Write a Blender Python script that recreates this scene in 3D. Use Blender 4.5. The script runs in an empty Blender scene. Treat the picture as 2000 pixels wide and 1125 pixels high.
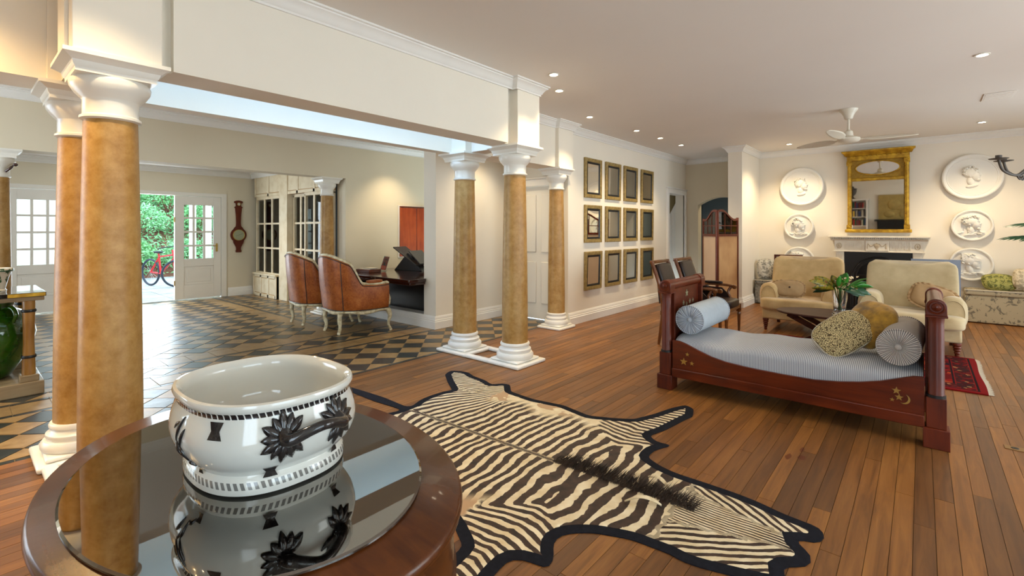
import bpy, bmesh, math, random
from mathutils import Vector, Matrix
from mathutils.geometry import delaunay_2d_cdt
PI = math.pi
sc = bpy.context.scene
C = sc.collection

# ------------------------------------------------------------------ camera, world, light, exposure
YAW = 0.70721
FPX, HZ, CAMH = 936.0, 449.0, 1.4
cd = bpy.data.cameras.new('camera'); cam = bpy.data.objects.new('camera', cd); C.objects.link(cam)
cam.location = (0, 0, CAMH); cam.rotation_euler = (PI/2, 0, YAW)
cd.sensor_width = 36.0; cd.lens = FPX/2000*36.0
cd.shift_y = -(562.5-HZ)/2000.0
cd.clip_start = 0.05; cd.clip_end = 200
sc.camera = cam

w = bpy.data.worlds.new('sky'); sc.world = w; w.use_nodes = True
wb = w.node_tree.nodes['Background']
wb.inputs[0].default_value = (0.62, 0.82, 1.0, 1); wb.inputs[1].default_value = 3.6

sc.view_settings.view_transform = 'Standard'; sc.view_settings.look = 'None'
sc.view_settings.gamma = 1.0; sc.view_settings.use_curve_mapping = False
sc.view_settings.exposure = 0.45
try:
    sc.cycles.use_denoising = True; sc.cycles.use_adaptive_sampling = True; sc.cycles.adaptive_threshold = 0.05
    sc.cycles.max_bounces = 6; sc.cycles.diffuse_bounces = 3; sc.cycles.glossy_bounces = 3
    sc.cycles.transmission_bounces = 6; sc.cycles.transparent_max_bounces = 8
    sc.cycles.sample_clamp_indirect = 6.0
    sc.cycles.caustics_reflective = False; sc.cycles.caustics_refractive = False
    sc.cycles.blur_glossy = 0.5
except Exception:
    pass

def area_light(name, loc, rot, sx, sy, power, col):
    l = bpy.data.lights.new(name, 'AREA'); l.shape = 'RECTANGLE'; l.size = sx; l.size_y = sy
    l.energy = power; l.color = col
    o = bpy.data.objects.new(name, l); C.objects.link(o); o.location = loc; o.rotation_euler = rot
    return o
DAY = (1.0, 0.97, 0.93); COOL = (0.80, 0.90, 1.0)
WARM = (1.0, 0.80, 0.52)
# added fill lamps at unseen windows; daylight from garden doors and light well
for wy, we in ((0.6, 16), (4.2, 52), (7.8, 34)):
    area_light('window_fill', (2.93, wy, 1.45), (0, PI/2, 0), 2.3, 2.4, we, DAY)
area_light('window_fill', (1.4, -1.93, 1.5), (PI/2, 0, 0), 1.9, 2.2, 16, DAY)
area_light('garden_daylight', (-11.4, 2.1, 1.3), (0, -PI/2, 0), 2.3, 1.5, 60, COOL)
area_light('hall_fill', (-6.6, -1.9, 1.5), (PI/2, 0, 0), 2.4, 2.2, 24, DAY)  # added fill for the hall at an unseen rear opening
area_light('light_well_sky', (-3.74, 2.2, 3.75), (0, 0, 0), 0.6, 3.2, 36, (0.20, 0.47, 1.0))

# ------------------------------------------------------------------ mesh helpers
def lin(c):
    return tuple(((x/255)/12.92 if x/255 <= 0.04045 else ((x/255+0.055)/1.055)**2.4) for x in c)

class MB:
    def __init__(self): self.v = []; self.f = []
    def add(self, vs, fs):
        n = len(self.v); self.v += [tuple(p) for p in vs]; self.f += [tuple(i+n for i in q) for q in fs]; return self
    def box(self, x0, x1, y0, y1, z0, z1):
        return self.add([(x0,y0,z0),(x1,y0,z0),(x1,y1,z0),(x0,y1,z0),(x0,y0,z1),(x1,y0,z1),(x1,y1,z1),(x0,y1,z1)],
            [(3,2,1,0),(4,5,6,7),(0,1,5,4),(1,2,6,5),(2,3,7,6),(3,0,4,7)])
    def bar(self, a, b, w, h, up=(0,0,1)):
        a = Vector(a); b = Vector(b); d = (b-a).normalized(); u = Vector(up)
        s = d.cross(u)
        if s.length < 1e-5: s = d.cross(Vector((1,0,0)))
        s.normalize(); u = s.cross(d).normalized()
        vs = [p+s*i*w/2+u*j*h/2 for p in (a,b) for i,j in ((-1,-1),(1,-1),(1,1),(-1,1))]
        return self.add(vs, [(3,2,1,0),(4,5,6,7),(0,1,5,4),(1,2,6,5),(2,3,7,6),(3,0,4,7)])
    def lathe(self, prof, n=32, c=(0,0,0), sx=1, sy=1, pw=2.0, cap=True):
        vs = []; fs = []
        for r, z in prof:
            for i in range(n):
                t = 2*PI*i/n; ct, st = math.cos(t), math.sin(t)
                if pw != 2.0:
                    k = (abs(ct)**pw+abs(st)**pw)**(-1/pw); ct *= k; st *= k
                vs.append((c[0]+r*sx*ct, c[1]+r*sy*st, c[2]+z))
        m = len(prof)
        for j in range(m-1):
            for i in range(n):
                a = j*n+i; b = j*n+(i+1) % n
                fs.append((a, b, b+n, a+n))
        if cap:
            fs.append(tuple(reversed(range(n)))); fs.append(tuple(range((m-1)*n, m*n)))
        return self.add(vs, fs)
    def tube(self, path, r, n=10, cap=True, flat=1.0, up=(0,0,1)):
        P = [Vector(p) for p in path]; m = len(P)
        R = r if isinstance(r, (list, tuple)) else [r]*m
        vs = []; fs = []; pu = None
        for k in range(m):
            d = (P[min(k+1,m-1)]-P[max(k-1,0)])
            if d.length < 1e-9: d = Vector((0,0,1))
            d.normalize()
            if pu is None:
                u = Vector(up)
                if abs(d.dot(u)) > 0.95: u = Vector((1,0,0)) if abs(d.x) < 0.9 else Vector((0,1,0))
            else: u = pu
            s = d.cross(u); s.normalize(); u = s.cross(d).normalized(); pu = u
            for i in range(n):
                t = 2*PI*i/n
                vs.append(P[k]+(s*math.cos(t)+u*math.sin(t)*flat)*R[k])
        for k in range(m-1):
            for i in range(n):
                a = k*n+i; b = k*n+(i+1) % n
                fs.append((a, b, b+n, a+n))
        if cap:
            fs.append(tuple(reversed(range(n)))); fs.append(tuple(range((m-1)*n, m*n)))
        return self.add(vs, fs)
    def prism(self, poly, z0, z1, fn=None):
        """poly in 2D extruded z0..z1; fn maps (u,v,w) to xyz"""
        fn = fn or (lambda u,v,w: (u,v,w)); n = len(poly)
        vs = [fn(u,v,z0) for u,v in poly]+[fn(u,v,z1) for u,v in poly]
        fs = [tuple(reversed(range(n))), tuple(range(n,2*n))]+[(i,(i+1)%n,n+(i+1)%n,n+i) for i in range(n)]
        return self.add(vs, fs)
    def moulding(self, path, prof, closed=False, fn=None):
        """profile (out,z) swept along plan polyline; out = to the right of travel"""
        fn = fn or (lambda u,v,w: (u,v,w)); P = [Vector(p) for p in path]; n = len(P); k = len(prof); vs = []; fs = []
        for i in range(n):
            a = P[i-1] if (i > 0 or closed) else None; b = P[(i+1) % n] if (i < n-1 or closed) else None
            d1 = (P[i]-a).normalized() if a is not None else None; d2 = (b-P[i]).normalized() if b is not None else None
            n1 = Vector((d1.y,-d1.x)) if d1 is not None else None; n2 = Vector((d2.y,-d2.x)) if d2 is not None else None
            if n1 is None: m = n2
            elif n2 is None: m = n1
            else:
                m = n1+n2; m = m/max(0.2, m.dot(n1))
            for o, z in prof: vs.append(fn(P[i].x+m.x*o, P[i].y+m.y*o, z))
        for i in range(n if closed else n-1):
            j = (i+1) % n
            for q in range(k):
                q2 = (q+1) % k
                fs.append((i*k+q, i*k+q2, j*k+q2, j*k+q))
        if not closed:
            fs.append(tuple(range(k))); fs.append(tuple(reversed(range((n-1)*k, n*k))))
        return self.add(vs, fs)
    def surf(self, fn, nu, nv, cu=False, cv=False):
        vs = [fn(i/(nu if cu else nu-1), j/(nv if cv else nv-1)) for j in range(nv) for i in range(nu)]
        fs = []
        for j in range(nv if cv else nv-1):
            for i in range(nu if cu else nu-1):
                i2 = (i+1) % nu; j2 = (j+1) % nv
                fs.append((j*nu+i, j*nu+i2, j2*nu+i2, j2*nu+i))
        return self.add(vs, fs)
    def ball(self, c, rx, ry, rz, nu=20, nv=12, e1=1.0, e2=1.0):
        def sp(x, e): return math.copysign(abs(x)**e, x)
        def fn(u, v):
            a = 2*PI*u; b = -PI/2+PI*v
            cb = sp(math.cos(b), e1)
            return (c[0]+rx*cb*sp(math.cos(a), e2), c[1]+ry*cb*sp(math.sin(a), e2), c[2]+rz*sp(math.sin(b), e1))
        return self.surf(fn, nu, nv, cu=True)
    def xf(self, M):
        self.v = [tuple(M @ Vector(p)) for p in self.v]; return self
    def join(self, o): return self.add(o.v, o.f)
    def build(self, name, m, parent=None, smooth=None, bevel=0, seg=2, sub=0, solid=0):
        me = bpy.data.meshes.new(name); me.from_pydata(self.v, [], self.f)
        bm = bmesh.new(); bm.from_mesh(me); bmesh.ops.recalc_face_normals(bm, faces=bm.faces); bm.to_mesh(me); bm.free()
        if m: me.materials.append(m)
        if smooth is not None:
            me.shade_smooth(); me.set_sharp_from_angle(angle=math.radians(smooth))
        o = bpy.data.objects.new(name, me); C.objects.link(o)
        if parent: o.parent = parent
        if bevel:
            b = o.modifiers.new('bevel', 'BEVEL'); b.width = bevel; b.segments = seg; b.limit_method = 'ANGLE'; b.angle_limit = math.radians(40)
            if smooth is None: me.shade_smooth(); me.set_sharp_from_angle(angle=math.radians(35))
        if solid:
            b = o.modifiers.new('solid', 'SOLIDIFY'); b.thickness = solid; b.offset = 0
        if sub:
            b = o.modifiers.new('sub', 'SUBSURF'); b.levels = sub; b.render_levels = sub
        return o

def Rz(a): return Matrix.Rotation(a, 4, 'Z')
def Rx(a): return Matrix.Rotation(a, 4, 'X')
def Ry(a): return Matrix.Rotation(a, 4, 'Y')
def T(x, y, z): return Matrix.Translation((x, y, z))
def thing(name, label, cat, loc=(0,0,0), rz=0, group=None):
    o = bpy.data.objects.new(name, None); C.objects.link(o); o.empty_display_size = 0.1
    o.location = loc; o.rotation_euler = (0,0,rz); o['label'] = label; o['category'] = cat
    if group: o['group'] = group
    return o
def tag(o, label, cat, group=None):
    o['label'] = label; o['category'] = cat
    if group: o['group'] = group
    return o
def struct(o, label=None):
    o['kind'] = 'structure'
    if label: o['label'] = label
    return o
def dup(root, loc=None, rz=None, label=None):
    r = root.copy(); C.objects.link(r)
    if loc is not None: r.location = loc
    if rz is not None: r.rotation_euler = (0,0,rz)
    if label: r['label'] = label
    for ch in [c for c in bpy.data.objects if c.parent == root]:
        c = ch.copy(); C.objects.link(c); c.parent = r
        for g in [x for x in bpy.data.objects if x.parent == ch]:
            d = g.copy(); C.objects.link(d); d.parent = c
    return r
def bez(pts, n=8):
    """Catmull-Rom through points"""
    P = [Vector(p) for p in pts]; out = []
    for i in range(len(P)-1):
        p0 = P[max(i-1,0)]; p1 = P[i]; p2 = P[i+1]; p3 = P[min(i+2,len(P)-1)]
        for k in range(n):
            t = k/n
            out.append(0.5*((2*p1)+(-p0+p2)*t+(2*p0-5*p1+4*p2-p3)*t*t+(-p0+3*p1-3*p2+p3)*t**3))
    out.append(P[-1]); return out

# ------------------------------------------------------------------ materials
class N:
    def __init__(self, name):
        self.m = bpy.data.materials.new(name); self.m.use_nodes = True; self.t = self.m.node_tree
        self.b = self.t.nodes['Principled BSDF']
    def n(self, typ, **kw):
        x = self.t.nodes.new('ShaderNode'+typ)
        for k, v in kw.items():
            if k in ('i',):
                for kk, vv in v.items(): x.inputs[kk].default_value = vv
            else: setattr(x, k, v)
        return x
    def l(self, a, b): self.t.links.new(a, b)
    def coord(self, kind='Object', scale=(1,1,1), rot=(0,0,0)):
        if kind == 'World': o = self.n('NewGeometry').outputs['Position']
        else: o = self.n('TexCoord').outputs[kind]
        mp = self.n('Mapping'); mp.inputs['Scale'].default_value = scale; mp.inputs['Rotation'].default_value = rot
        self.l(o, mp.inputs['Vector']); return mp.outputs[0]
    def noise(self, vec, scale=5, detail=4, rough=0.55, dist=0):
        x = self.n('TexNoise'); x.inputs['Scale'].default_value = scale; x.inputs['Detail'].default_value = detail
        x.inputs['Roughness'].default_value = rough; x.inputs['Distortion'].default_value = dist
        if vec is not None: self.l(vec, x.inputs['Vector'])
        return x.outputs['Fac']
    def ramp(self, fac, stops, interp='LINEAR'):
        x = self.n('ValToRGB'); e = x.color_ramp.elements; x.color_ramp.interpolation = interp
        while len(e) > 1: e.remove(e[-1])
        e[0].position = stops[0][0]; e[0].color = (*stops[0][1], 1)
        for p, c in stops[1:]:
            q = e.new(p); q.color = (*c, 1)
        self.l(fac, x.inputs[0]); return x.outputs[0]
    def mix(self, fac, a, b, mode='MIX'):
        x = self.n('Mix', data_type='RGBA', blend_type=mode)
        for s, val in ((0, fac), (6, a), (7, b)):
            if hasattr(val, 'node'): self.l(val, x.inputs[s])
            elif s == 0: x.inputs[0].default_value = val
            else: x.inputs[s].default_value = (*val, 1)
        return x.outputs[2]
    def math(self, op, a, b=None, c=None, clamp=False):
        x = self.n('Math', operation=op, use_clamp=clamp)
        for s, val in enumerate((a, b, c)):
            if val is None: continue
            if hasattr(val, 'node'): self.l(val, x.inputs[s])
            else: x.inputs[s].default_value = val
        return x.outputs[0]
    def bump(self, h, strength=0.2, dist=0.01):
        x = self.n('Bump'); x.inputs['Strength'].default_value = strength; x.inputs['Distance'].default_value = dist
        self.l(h, x.inputs['Height']); self.l(x.outputs[0], self.b.inputs['Normal'])
    def col(self, c):
        if hasattr(c, 'node'): self.l(c, self.b.inputs['Base Color'])
        else: self.b.inputs['Base Color'].default_value = (*c, 1)
    def set(self, **kw):
        for k, v in kw.items():
            i = self.b.inputs[k.replace('_', ' ')]
            if hasattr(v, 'node'): self.l(v, i)
            else: i.default_value = v
        return self

def simple(name, rgb, rough=0.5, metal=0.0, var=0.0, scale=8.0, bump=0.0, bscale=60, spec=0.5, coat=0.0, kind='Object'):
    k = N(name); c = lin(rgb)
    if var:
        v = k.coord(kind); f = k.noise(v, scale, 5)
        k.col(k.ramp(f, [(0.3, tuple(x*(1-var) for x in c)), (0.7, tuple(min(1, x*(1+var)) for x in c))]))
    else: k.col(c)
    k.set(Roughness=rough, Metallic=metal)
    k.b.inputs['Specular IOR Level'].default_value = spec
    if coat: k.b.inputs['Coat Weight'].default_value = coat; k.b.inputs['Coat Roughness'].default_value = 0.08
    if bump:
        v = k.coord(kind); k.bump(k.noise(v, bscale, 4), bump, 0.004)
    return k.m
def wood(name, dark, mid, light, axis=0, scale=3.0, stretch=9, rough=0.3, coat=0.3, bump=0.015):
    k = N(name); s = [scale*stretch]*3; s[axis] = scale
    v = k.coord('Object', tuple(s)); f = k.noise(v, 1.0, 6, 0.6, 0.6)
    f2 = k.noise(k.coord('Object', (2,2,2)), 1.3, 2)
    base = k.ramp(f, [(0.25, lin(dark)), (0.5, lin(mid)), (0.78, lin(light))])
    k.col(k.mix(0.35, base, k.ramp(f2, [(0.35, lin(dark)), (0.65, lin(light))])))
    k.set(Roughness=rough); k.b.inputs['Coat Weight'].default_value = coat; k.b.inputs['Coat Roughness'].default_value = 0.1
    k.bump(f, bump, 0.003); k.b.inputs['Specular IOR Level'].default_value = 0.3
    return k.m
M = {}
M['wall'] = simple('cream_plaster', (240,231,214), 0.75, var=0.02, scale=1.5, bump=0.10, bscale=35, kind='World')
M['hallwall'] = simple('hall_plaster', (226,213,186), 0.75, var=0.02, scale=1.5, bump=0.10, bscale=35, kind='World')
M['ceil'] = simple('ceiling_paint', (238,231,222), 0.85, var=0.015, scale=0.8, kind='World')
M['trim'] = simple('white_trim_paint', (240,236,228), 0.45, var=0.015, scale=6, kind='World')
M['white'] = simple('white_gloss_paint', (236,231,219), 0.28, spec=0.5)
M['doorwhite'] = simple('door_paint', (236,229,216), 0.4, var=0.02, scale=4)
M['dark'] = simple('subfloor', (40,28,20), 0.9)
k = N('column_plaster'); v = k.coord('World')
f = k.noise(v, 3.0, 8, 0.65); g = k.noise(v, 16, 6, 0.7)
cc = k.ramp(f, [(0.28, lin((142,98,34))), (0.5, lin((168,123,54))), (0.72, lin((184,147,86)))])
k.col(k.mix(0.22, cc, k.ramp(g, [(0.35, lin((120,78,30))), (0.65, lin((226,190,130)))])))
k.set(Roughness=0.42); k.bump(k.noise(v, 24, 6, 0.7), 0.18, 0.006); M['col'] = k.m
M['mahog'] = wood('mahogany', (56,16,6), (92,33,11), (120,48,17), 0, 2.0, 10, 0.3, 0.15)
M['mahogz'] = wood('mahogany_upright', (56,16,6), (92,33,11), (120,48,17), 2, 2.0, 10, 0.42, 0.04)
M['darkwood'] = wood('dark_walnut', (30,12,8), (52,22,14), (70,32,20), 0, 2.0, 10, 0.25, 0.5)
M['brass'] = simple('brass', (190,160,90), 0.3, 1.0)
M['chrome'] = simple('chrome', (200,200,200), 0.15, 1.0)
M['black'] = simple('black_iron', (20,22,24), 0.4, 0.0, bump=0.05)
k = N('clear_glass'); k.col((1,1,1)); k.set(Roughness=0.0); k.b.inputs['Transmission Weight'].default_value = 1.0; k.b.inputs['IOR'].default_value = 1.45; M['glass'] = k.m
k = N('window_pane'); k.t.nodes.remove(k.b); tr = k.n('BsdfTransparent'); tr.inputs[0].default_value = (0.93,0.96,0.95,1); gl = k.n('BsdfGlossy'); gl.inputs['Roughness'].default_value = 0.02
fr = k.n('Fresnel'); fr.inputs[0].default_value = 1.45; ms = k.n('MixShader'); k.l(fr.outputs[0], ms.inputs[0]); k.l(tr.outputs[0], ms.inputs[1]); k.l(gl.outputs[0], ms.inputs[2]); k.l(ms.outputs[0], k.t.nodes['Material Output'].inputs[0]); M['pane'] = k.m
M['mirror'] = simple('mirror_silver', (225,222,214), 0.02, 1.0)
k = N('lamp_glow'); k.col((1,1,1)); k.b.inputs['Emission Color'].default_value = (1.0,0.86,0.62,1); k.b.inputs['Emission Strength'].default_value = 30; M['glow'] = k.m

def px(X, Y, Z=0.0):
    fx, fy = -math.sin(YAW), math.cos(YAW); d = fx*X+fy*Y; l = fy*X-fx*Y
    if d < 0.05: return None
    return (1000+FPX*l/d, HZ-FPX*(Z-CAMH)/d)
def shown(corners):
    p = [px(*c) for c in corners]
    if any(q is None for q in p): return 0
    p = [(min(max(x,0),2000), min(max(y,0),1125)) for x,y in p]
    return abs(sum(p[i][0]*p[(i+1)%len(p)][1]-p[(i+1)%len(p)][0]*p[i][1] for i in range(len(p))))/2
# ------------------------------------------------------------------ floors
ZC = 2.92
XT = -4.165
def plankmat(name, attr):
    k = N(name)
    if attr:
        a = k.n('Attribute'); a.attribute_name = 'rnd'; rnd = a.outputs['Fac']
    else: rnd = k.n('ObjectInfo').outputs['Random']
    geo = k.n('NewGeometry').outputs['Position']; cmb = k.n('CombineXYZ'); k.l(k.math('MULTIPLY', rnd, 37.0), cmb.inputs[1])
    ad = k.n('VectorMath', operation='ADD'); k.l(geo, ad.inputs[0]); k.l(cmb.outputs[0], ad.inputs[1])
    mp = k.n('Mapping'); mp.inputs['Scale'].default_value = (26, 1.6, 26); k.l(ad.outputs[0], mp.inputs['Vector'])
    f = k.noise(mp.outputs[0], 1.0, 6, 0.62, 0.8)
    base = k.ramp(f, [(0.25, lin((96,60,24))), (0.5, lin((144,97,46))), (0.8, lin((178,128,68)))])
    tone = k.ramp(rnd, [(0.0, lin((168,152,136))), (0.35, lin((214,198,180))), (0.7, lin((240,222,196))), (1.0, lin((255,240,214)))])
    wear = k.noise(k.coord('World'), 1.7, 5, 0.6)
    c = k.mix(1.0, base, tone, 'MULTIPLY')
    c = k.mix(k.math('MULTIPLY', wear, 0.35), c, lin((126,96,66)))
    sx = k.n('SeparateXYZ'); k.l(geo, sx.inputs[0]); wob = k.math('MULTIPLY', k.math('SUBTRACT', k.noise(k.coord('World'), 22, 3), 0.5), 2.2); st = None
    for bx, by, rx_, ry_ in ((-0.626,3.36,0.016,0.045),(-0.562,3.395,0.022,0.035),(-0.578,3.52,0.012,0.04)):
        q = k.math('ADD', k.math('POWER', k.math('DIVIDE', k.math('SUBTRACT', sx.outputs[0], bx), rx_), 2.0), k.math('POWER', k.math('DIVIDE', k.math('SUBTRACT', sx.outputs[1], by), ry_), 2.0))
        h_ = k.math('LESS_THAN', k.math('ADD', q, wob), 1.0); st = h_ if st is None else k.math('MAXIMUM', st, h_)
    c = k.mix(k.math('MULTIPLY', st, 0.8), c, lin((92,38,14)))
    k.col(c); k.set(Roughness=k.math('MULTIPLY_ADD', wear, 0.25, 0.26)); k.bump(f, 0.08, 0.002)
    k.b.inputs['Specular IOR Level'].default_value = 0.45
    return k.m
M['plank'] = plankmat('oiled_floorboard', False); M['plank_far'] = plankmat('oiled_floorboard_far', True)
fl = MB().box(XT, 3.0, -2.0, 10.45, -0.06, -0.006).build('floor', M['dark'])
struct(fl, 'brown timber plank floor of the lounge')
random.seed(4)
PW = 0.078; planks = []
x = XT+0.002; row = 0
while x < 2.98:
    y = -2.0+random.uniform(-1.2, 0)
    while y < 10.45:
        L = random.choice((0.9, 1.2, 1.6, 2.0, 2.6)); y0, y1 = max(y, -2.0), min(y+L, 10.44); y += L
        if y1-y0 < 0.05: continue
        x1 = min(x+PW, 2.995)
        planks.append((shown([(x,y0),(x1,y0),(x1,y1),(x,y1)]), x+0.001, x1-0.001, y0+0.001, y1-0.001, random.random()))
    x += PW; row += 1
planks.sort(key=lambda p: -p[0])
def plankbox(mb, p, zz): mb.box(p[1], p[2], p[3], p[4], -0.006, zz)
for p in planks[:300]:
    mb = MB(); plankbox(mb, p, random.uniform(-0.0006, 0.0004)); mb.build('plank', M['plank'], fl)
mb = MB(); rn = []
for p in planks[300:]:
    plankbox(mb, p, random.uniform(-0.0006, 0.0004)); rn += [p[5]]*8
o = mb.build('plank_field', M['plank_far'], fl); o['kind'] = 'stuff'
at = o.data.attributes.new('rnd', 'FLOAT', 'POINT'); at.data.foreach_set('value', rn)

# tiled hall
def tilemat(name, a, b, c2, rough):
    k = N(name); rnd = k.n('ObjectInfo').outputs['Random']; v = k.coord('World')
    f = k.noise(v, 9, 6, 0.65, 0.5); g = k.noise(v, 1.1, 3)
    c = k.ramp(f, [(0.25, lin(a)), (0.55, lin(b)), (0.8, lin(c2))])
    t = k.ramp(g, [(0.3, (0.72,0.72,0.72)), (0.7, (1.1,1.08,1.05))])
    k.col(k.mix(1.0, c, t, 'MULTIPLY')); k.set(Roughness=k.math('MULTIPLY_ADD', f, 0.18, rough)); k.bump(f, 0.25, 0.004)
    return k.m
M['slate'] = tilemat('dark_slate_tile', (34,38,38), (52,54,52), (78,80,76), 0.22)
M['tan'] = tilemat('tan_stone_tile', (128,98,60), (164,132,86), (186,156,112), 0.25)
M['grout'] = simple('grout', (150,132,104), 0.8)
tf = MB().box(-11.15, XT, -2.0, 6.0, -0.06, -0.005).build('floor.001', M['grout']); struct(tf, 'slate and tan stone tile floor of the hall')
D = 0.318; J = 0.0045
pieces = []      # (area, poly(list of xy), dark)
def diamonds(x0, x1, y0, y1, xc, yc):
    i0 = math.floor((x0-xc)/D)-1; i1 = math.ceil((x1-xc)/D)+1; j0 = math.floor((y0-yc)/D)-1; j1 = math.ceil((y1-yc)/D)+1
    for half in (0, 1):
        for i in range(i0, i1+1):
            for j in range(j0, j1+1):
                cx = xc+(i+0.5*half)*D; cy = yc+(j+0.5*half)*D; h = D/2-J*1.3
                poly = [(cx-h,cy),(cx,cy-h),(cx+h,cy),(cx,cy+h)]
                for ax, lim, sg in ((0,x0,1),(0,x1,-1),(1,y0,1),(1,y1,-1)):     # clip
                    out = []
                    for q in range(len(poly)):
                        a = poly[q]; b = poly[(q+1) % len(poly)]; da = (a[ax]-lim)*sg; db = (b[ax]-lim)*sg
                        if da >= 0: out.append(a)
                        if da*db < 0:
                            t = da/(da-db); out.append((a[0]+(b[0]-a[0])*t, a[1]+(b[1]-a[1])*t))
                    poly = out
                    if len(poly) < 3: break
                if len(poly) < 3: continue
                ar = abs(sum(poly[q][0]*poly[(q+1)%len(poly)][1]-poly[(q+1)%len(poly)][0]*poly[q][1] for q in range(len(poly))))/2
                if ar > 0.002: pieces.append((poly, half == 0))
def strip(x0, x1, y0, y1, L, dark, along='y', off=0.0):
    a0, a1 = (y0, y1) if along == 'y' else (x0, x1); a = a0-off
    while a < a1:
        b0, b1 = max(a, a0)+J/2, min(a+L, a1)-J/2; a += L
        if b1-b0 < 0.02: continue
        if along == 'y': pieces.append(([(x0+J/2,b0),(x1-J/2,b0),(x1-J/2,b1),(x0+J/2,b1)], dark))
        else: pieces.append(([(b0,y0+J/2),(b1,y0+J/2),(b1,y1-J/2),(b0,y1-J/2)], dark))
YA, YB = -2.0, 4.44
strip(-4.215, XT, YA, 5.95, 0.45, True)
diamonds(-4.215-3*D, -4.215, YA, 5.95, -4.215-D/2, 3.005)
x1 = -4.215-3*D
strip(x1-0.055, x1, YA, YB, 0.23, True); strip(x1-0.335, x1-0.055, YA, YB, 0.23, False); strip(x1-0.39, x1-0.335, YA, YB, 0.23, True)
x2 = x1-0.39
diamonds(x2-D, x2, YA, YB, x2-D/2, 2.925)
x3 = x2-D
strip(x3-0.055, x3, YA, YB, 0.23, True); strip(x3-0.345, x3-0.055, YA, YB, 0.23, False)
x4 = x3-0.345
diamonds(-11.14, x4, YA, 3.28, x4-D/2, 2.495)
strip(-11.14, x4, 3.28, 3.48, 0.46, False, 'x'); strip(-11.14, x4, 3.48, 3.55, 0.46, True, 'x')
diamonds(-11.14, x4, 3.55, 5.99, x4-D/2, 3.71)
pl = []
for poly, dk in pieces:
    pl.append((shown([(a,b,0) for a,b in poly]), poly, dk))
pl.sort(key=lambda p: -p[0])
cache = {}
rest = {True: MB(), False: MB()}
for n, (s, poly, dk) in enumerate(pl):
    if n < 300:
        cx = sum(p[0] for p in poly)/len(poly); cy = sum(p[1] for p in poly)/len(poly)
        key = (dk, tuple((round(p[0]-cx,3), round(p[1]-cy,3)) for p in poly))
        if key not in cache:
            t = MB().prism([(p[0]-cx,p[1]-cy) for p in poly], -0.006, 0.0).build('tile', M['slate' if dk else 'tan'], tf)
            cache[key] = t
        else:
            t = cache[key].copy(); C.objects.link(t); t.parent = tf
        t.location = (cx, cy, random.uniform(-0.0008, 0.0008)); t.rotation_euler = (random.gauss(0, 0.004), random.gauss(0, 0.004), 0)
    else: rest[dk].prism(poly, -0.006, random.uniform(-0.0008, 0.0008))
for dk in (True, False):
    o = rest[dk].build('tile_field', M['slate' if dk else 'tan'], tf); o['kind'] = 'stuff'

# ------------------------------------------------------------------ walls, beams, ceilings
COR = [(0,-0.105),(0.014,-0.105),(0.014,-0.09),(0.024,-0.082),(0.034,-0.06),(0.052,-0.038),(0.07,-0.028),(0.07,-0.018),(0.086,-0.014),(0.086,0),(0,0)]
BAS = [(0,0),(0.034,0),(0.034,0.10),(0.026,0.108),(0.026,0.125),(0.018,0.133),(0.018,0.150),(0.008,0.17),(0.004,0.18),(0,0.18)]
ntrim = [0]
def cornice(path, z=ZC, closed=False, label='white moulded ceiling cornice'):
    ntrim[0] += 1
    return struct(MB().moulding(path, [(o, zz+z) for o, zz in COR], closed).build('trim_%d' % ntrim[0], M['trim'], smooth=30), label)
def baseboard(side, path): return struct(MB().moulding(path, BAS).build('baseboard_'+side, M['trim'], smooth=30), 'white stepped skirting board')
def wallobj(name, boxes, m='wall', label=None):
    mb = MB()
    for b in boxes: mb.box(*b)
    return struct(mb.build(name, M[m]), label)
# lounge ceiling and hall ceilings
wallobj('ceiling', [(-3.42,3.0,-2.0,10.45,ZC,ZC+0.1), (-3.95,-3.42,3.9,10.45,ZC,ZC+0.1), (-3.95,-3.42,-2.0,0.5,ZC,ZC+0.1)], 'ceil', 'pale plaster lounge ceiling')
wallobj('ceiling.001', [(-7.5,-4.1,-2.0,8.0,ZC,ZC+0.1)], 'ceil', 'pale plaster hall ceiling')
wallobj('ceiling.002', [(-11.15,-7.6,-2.0,8.0,2.62,2.72)], 'ceil', 'low ceiling beside the garden doors')
ZB = 2.275
# front beam with light well behind it
beam = MB(); beam.box(-3.42,-3.20,0.36,4.07,ZB,ZC+0.01); beam.box(-3.20,-3.15,0.80,3.625,ZB,ZC+0.01)
struct(beam.build('wall_front_beam', M['wall']), 'deep plaster beam carried by the front columns')
wallobj('wall_rear_beam', [(-4.2,-3.87,-2.0,0.37,ZB,ZC+0.01), (-4.2,-4.07,0.37,4.08,ZB,ZC+0.01), (-4.2,-3.87,4.08,5.5,ZB,ZC+0.01)], 'wall', 'plaster beam carried by the rear columns')
lw = MB()
lw.box(-4.07,-3.42,3.80,4.0,ZB,3.0); lw.box(-4.07,-3.42,0.42,0.62,ZB,3.0)
lw.box(-4.2,-4.07,0.3,4.1,ZC,3.9); lw.box(-3.42,-3.3,0.3,4.1,ZC+0.1,3.9); lw.box(-4.07,-3.42,3.9,4.1,3.0,3.9); lw.box(-4.07,-3.42,0.3,0.5,3.0,3.9)
struct(lw.build('wall_light_well', M['wall']), 'plaster sides of the roof light well')
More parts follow.
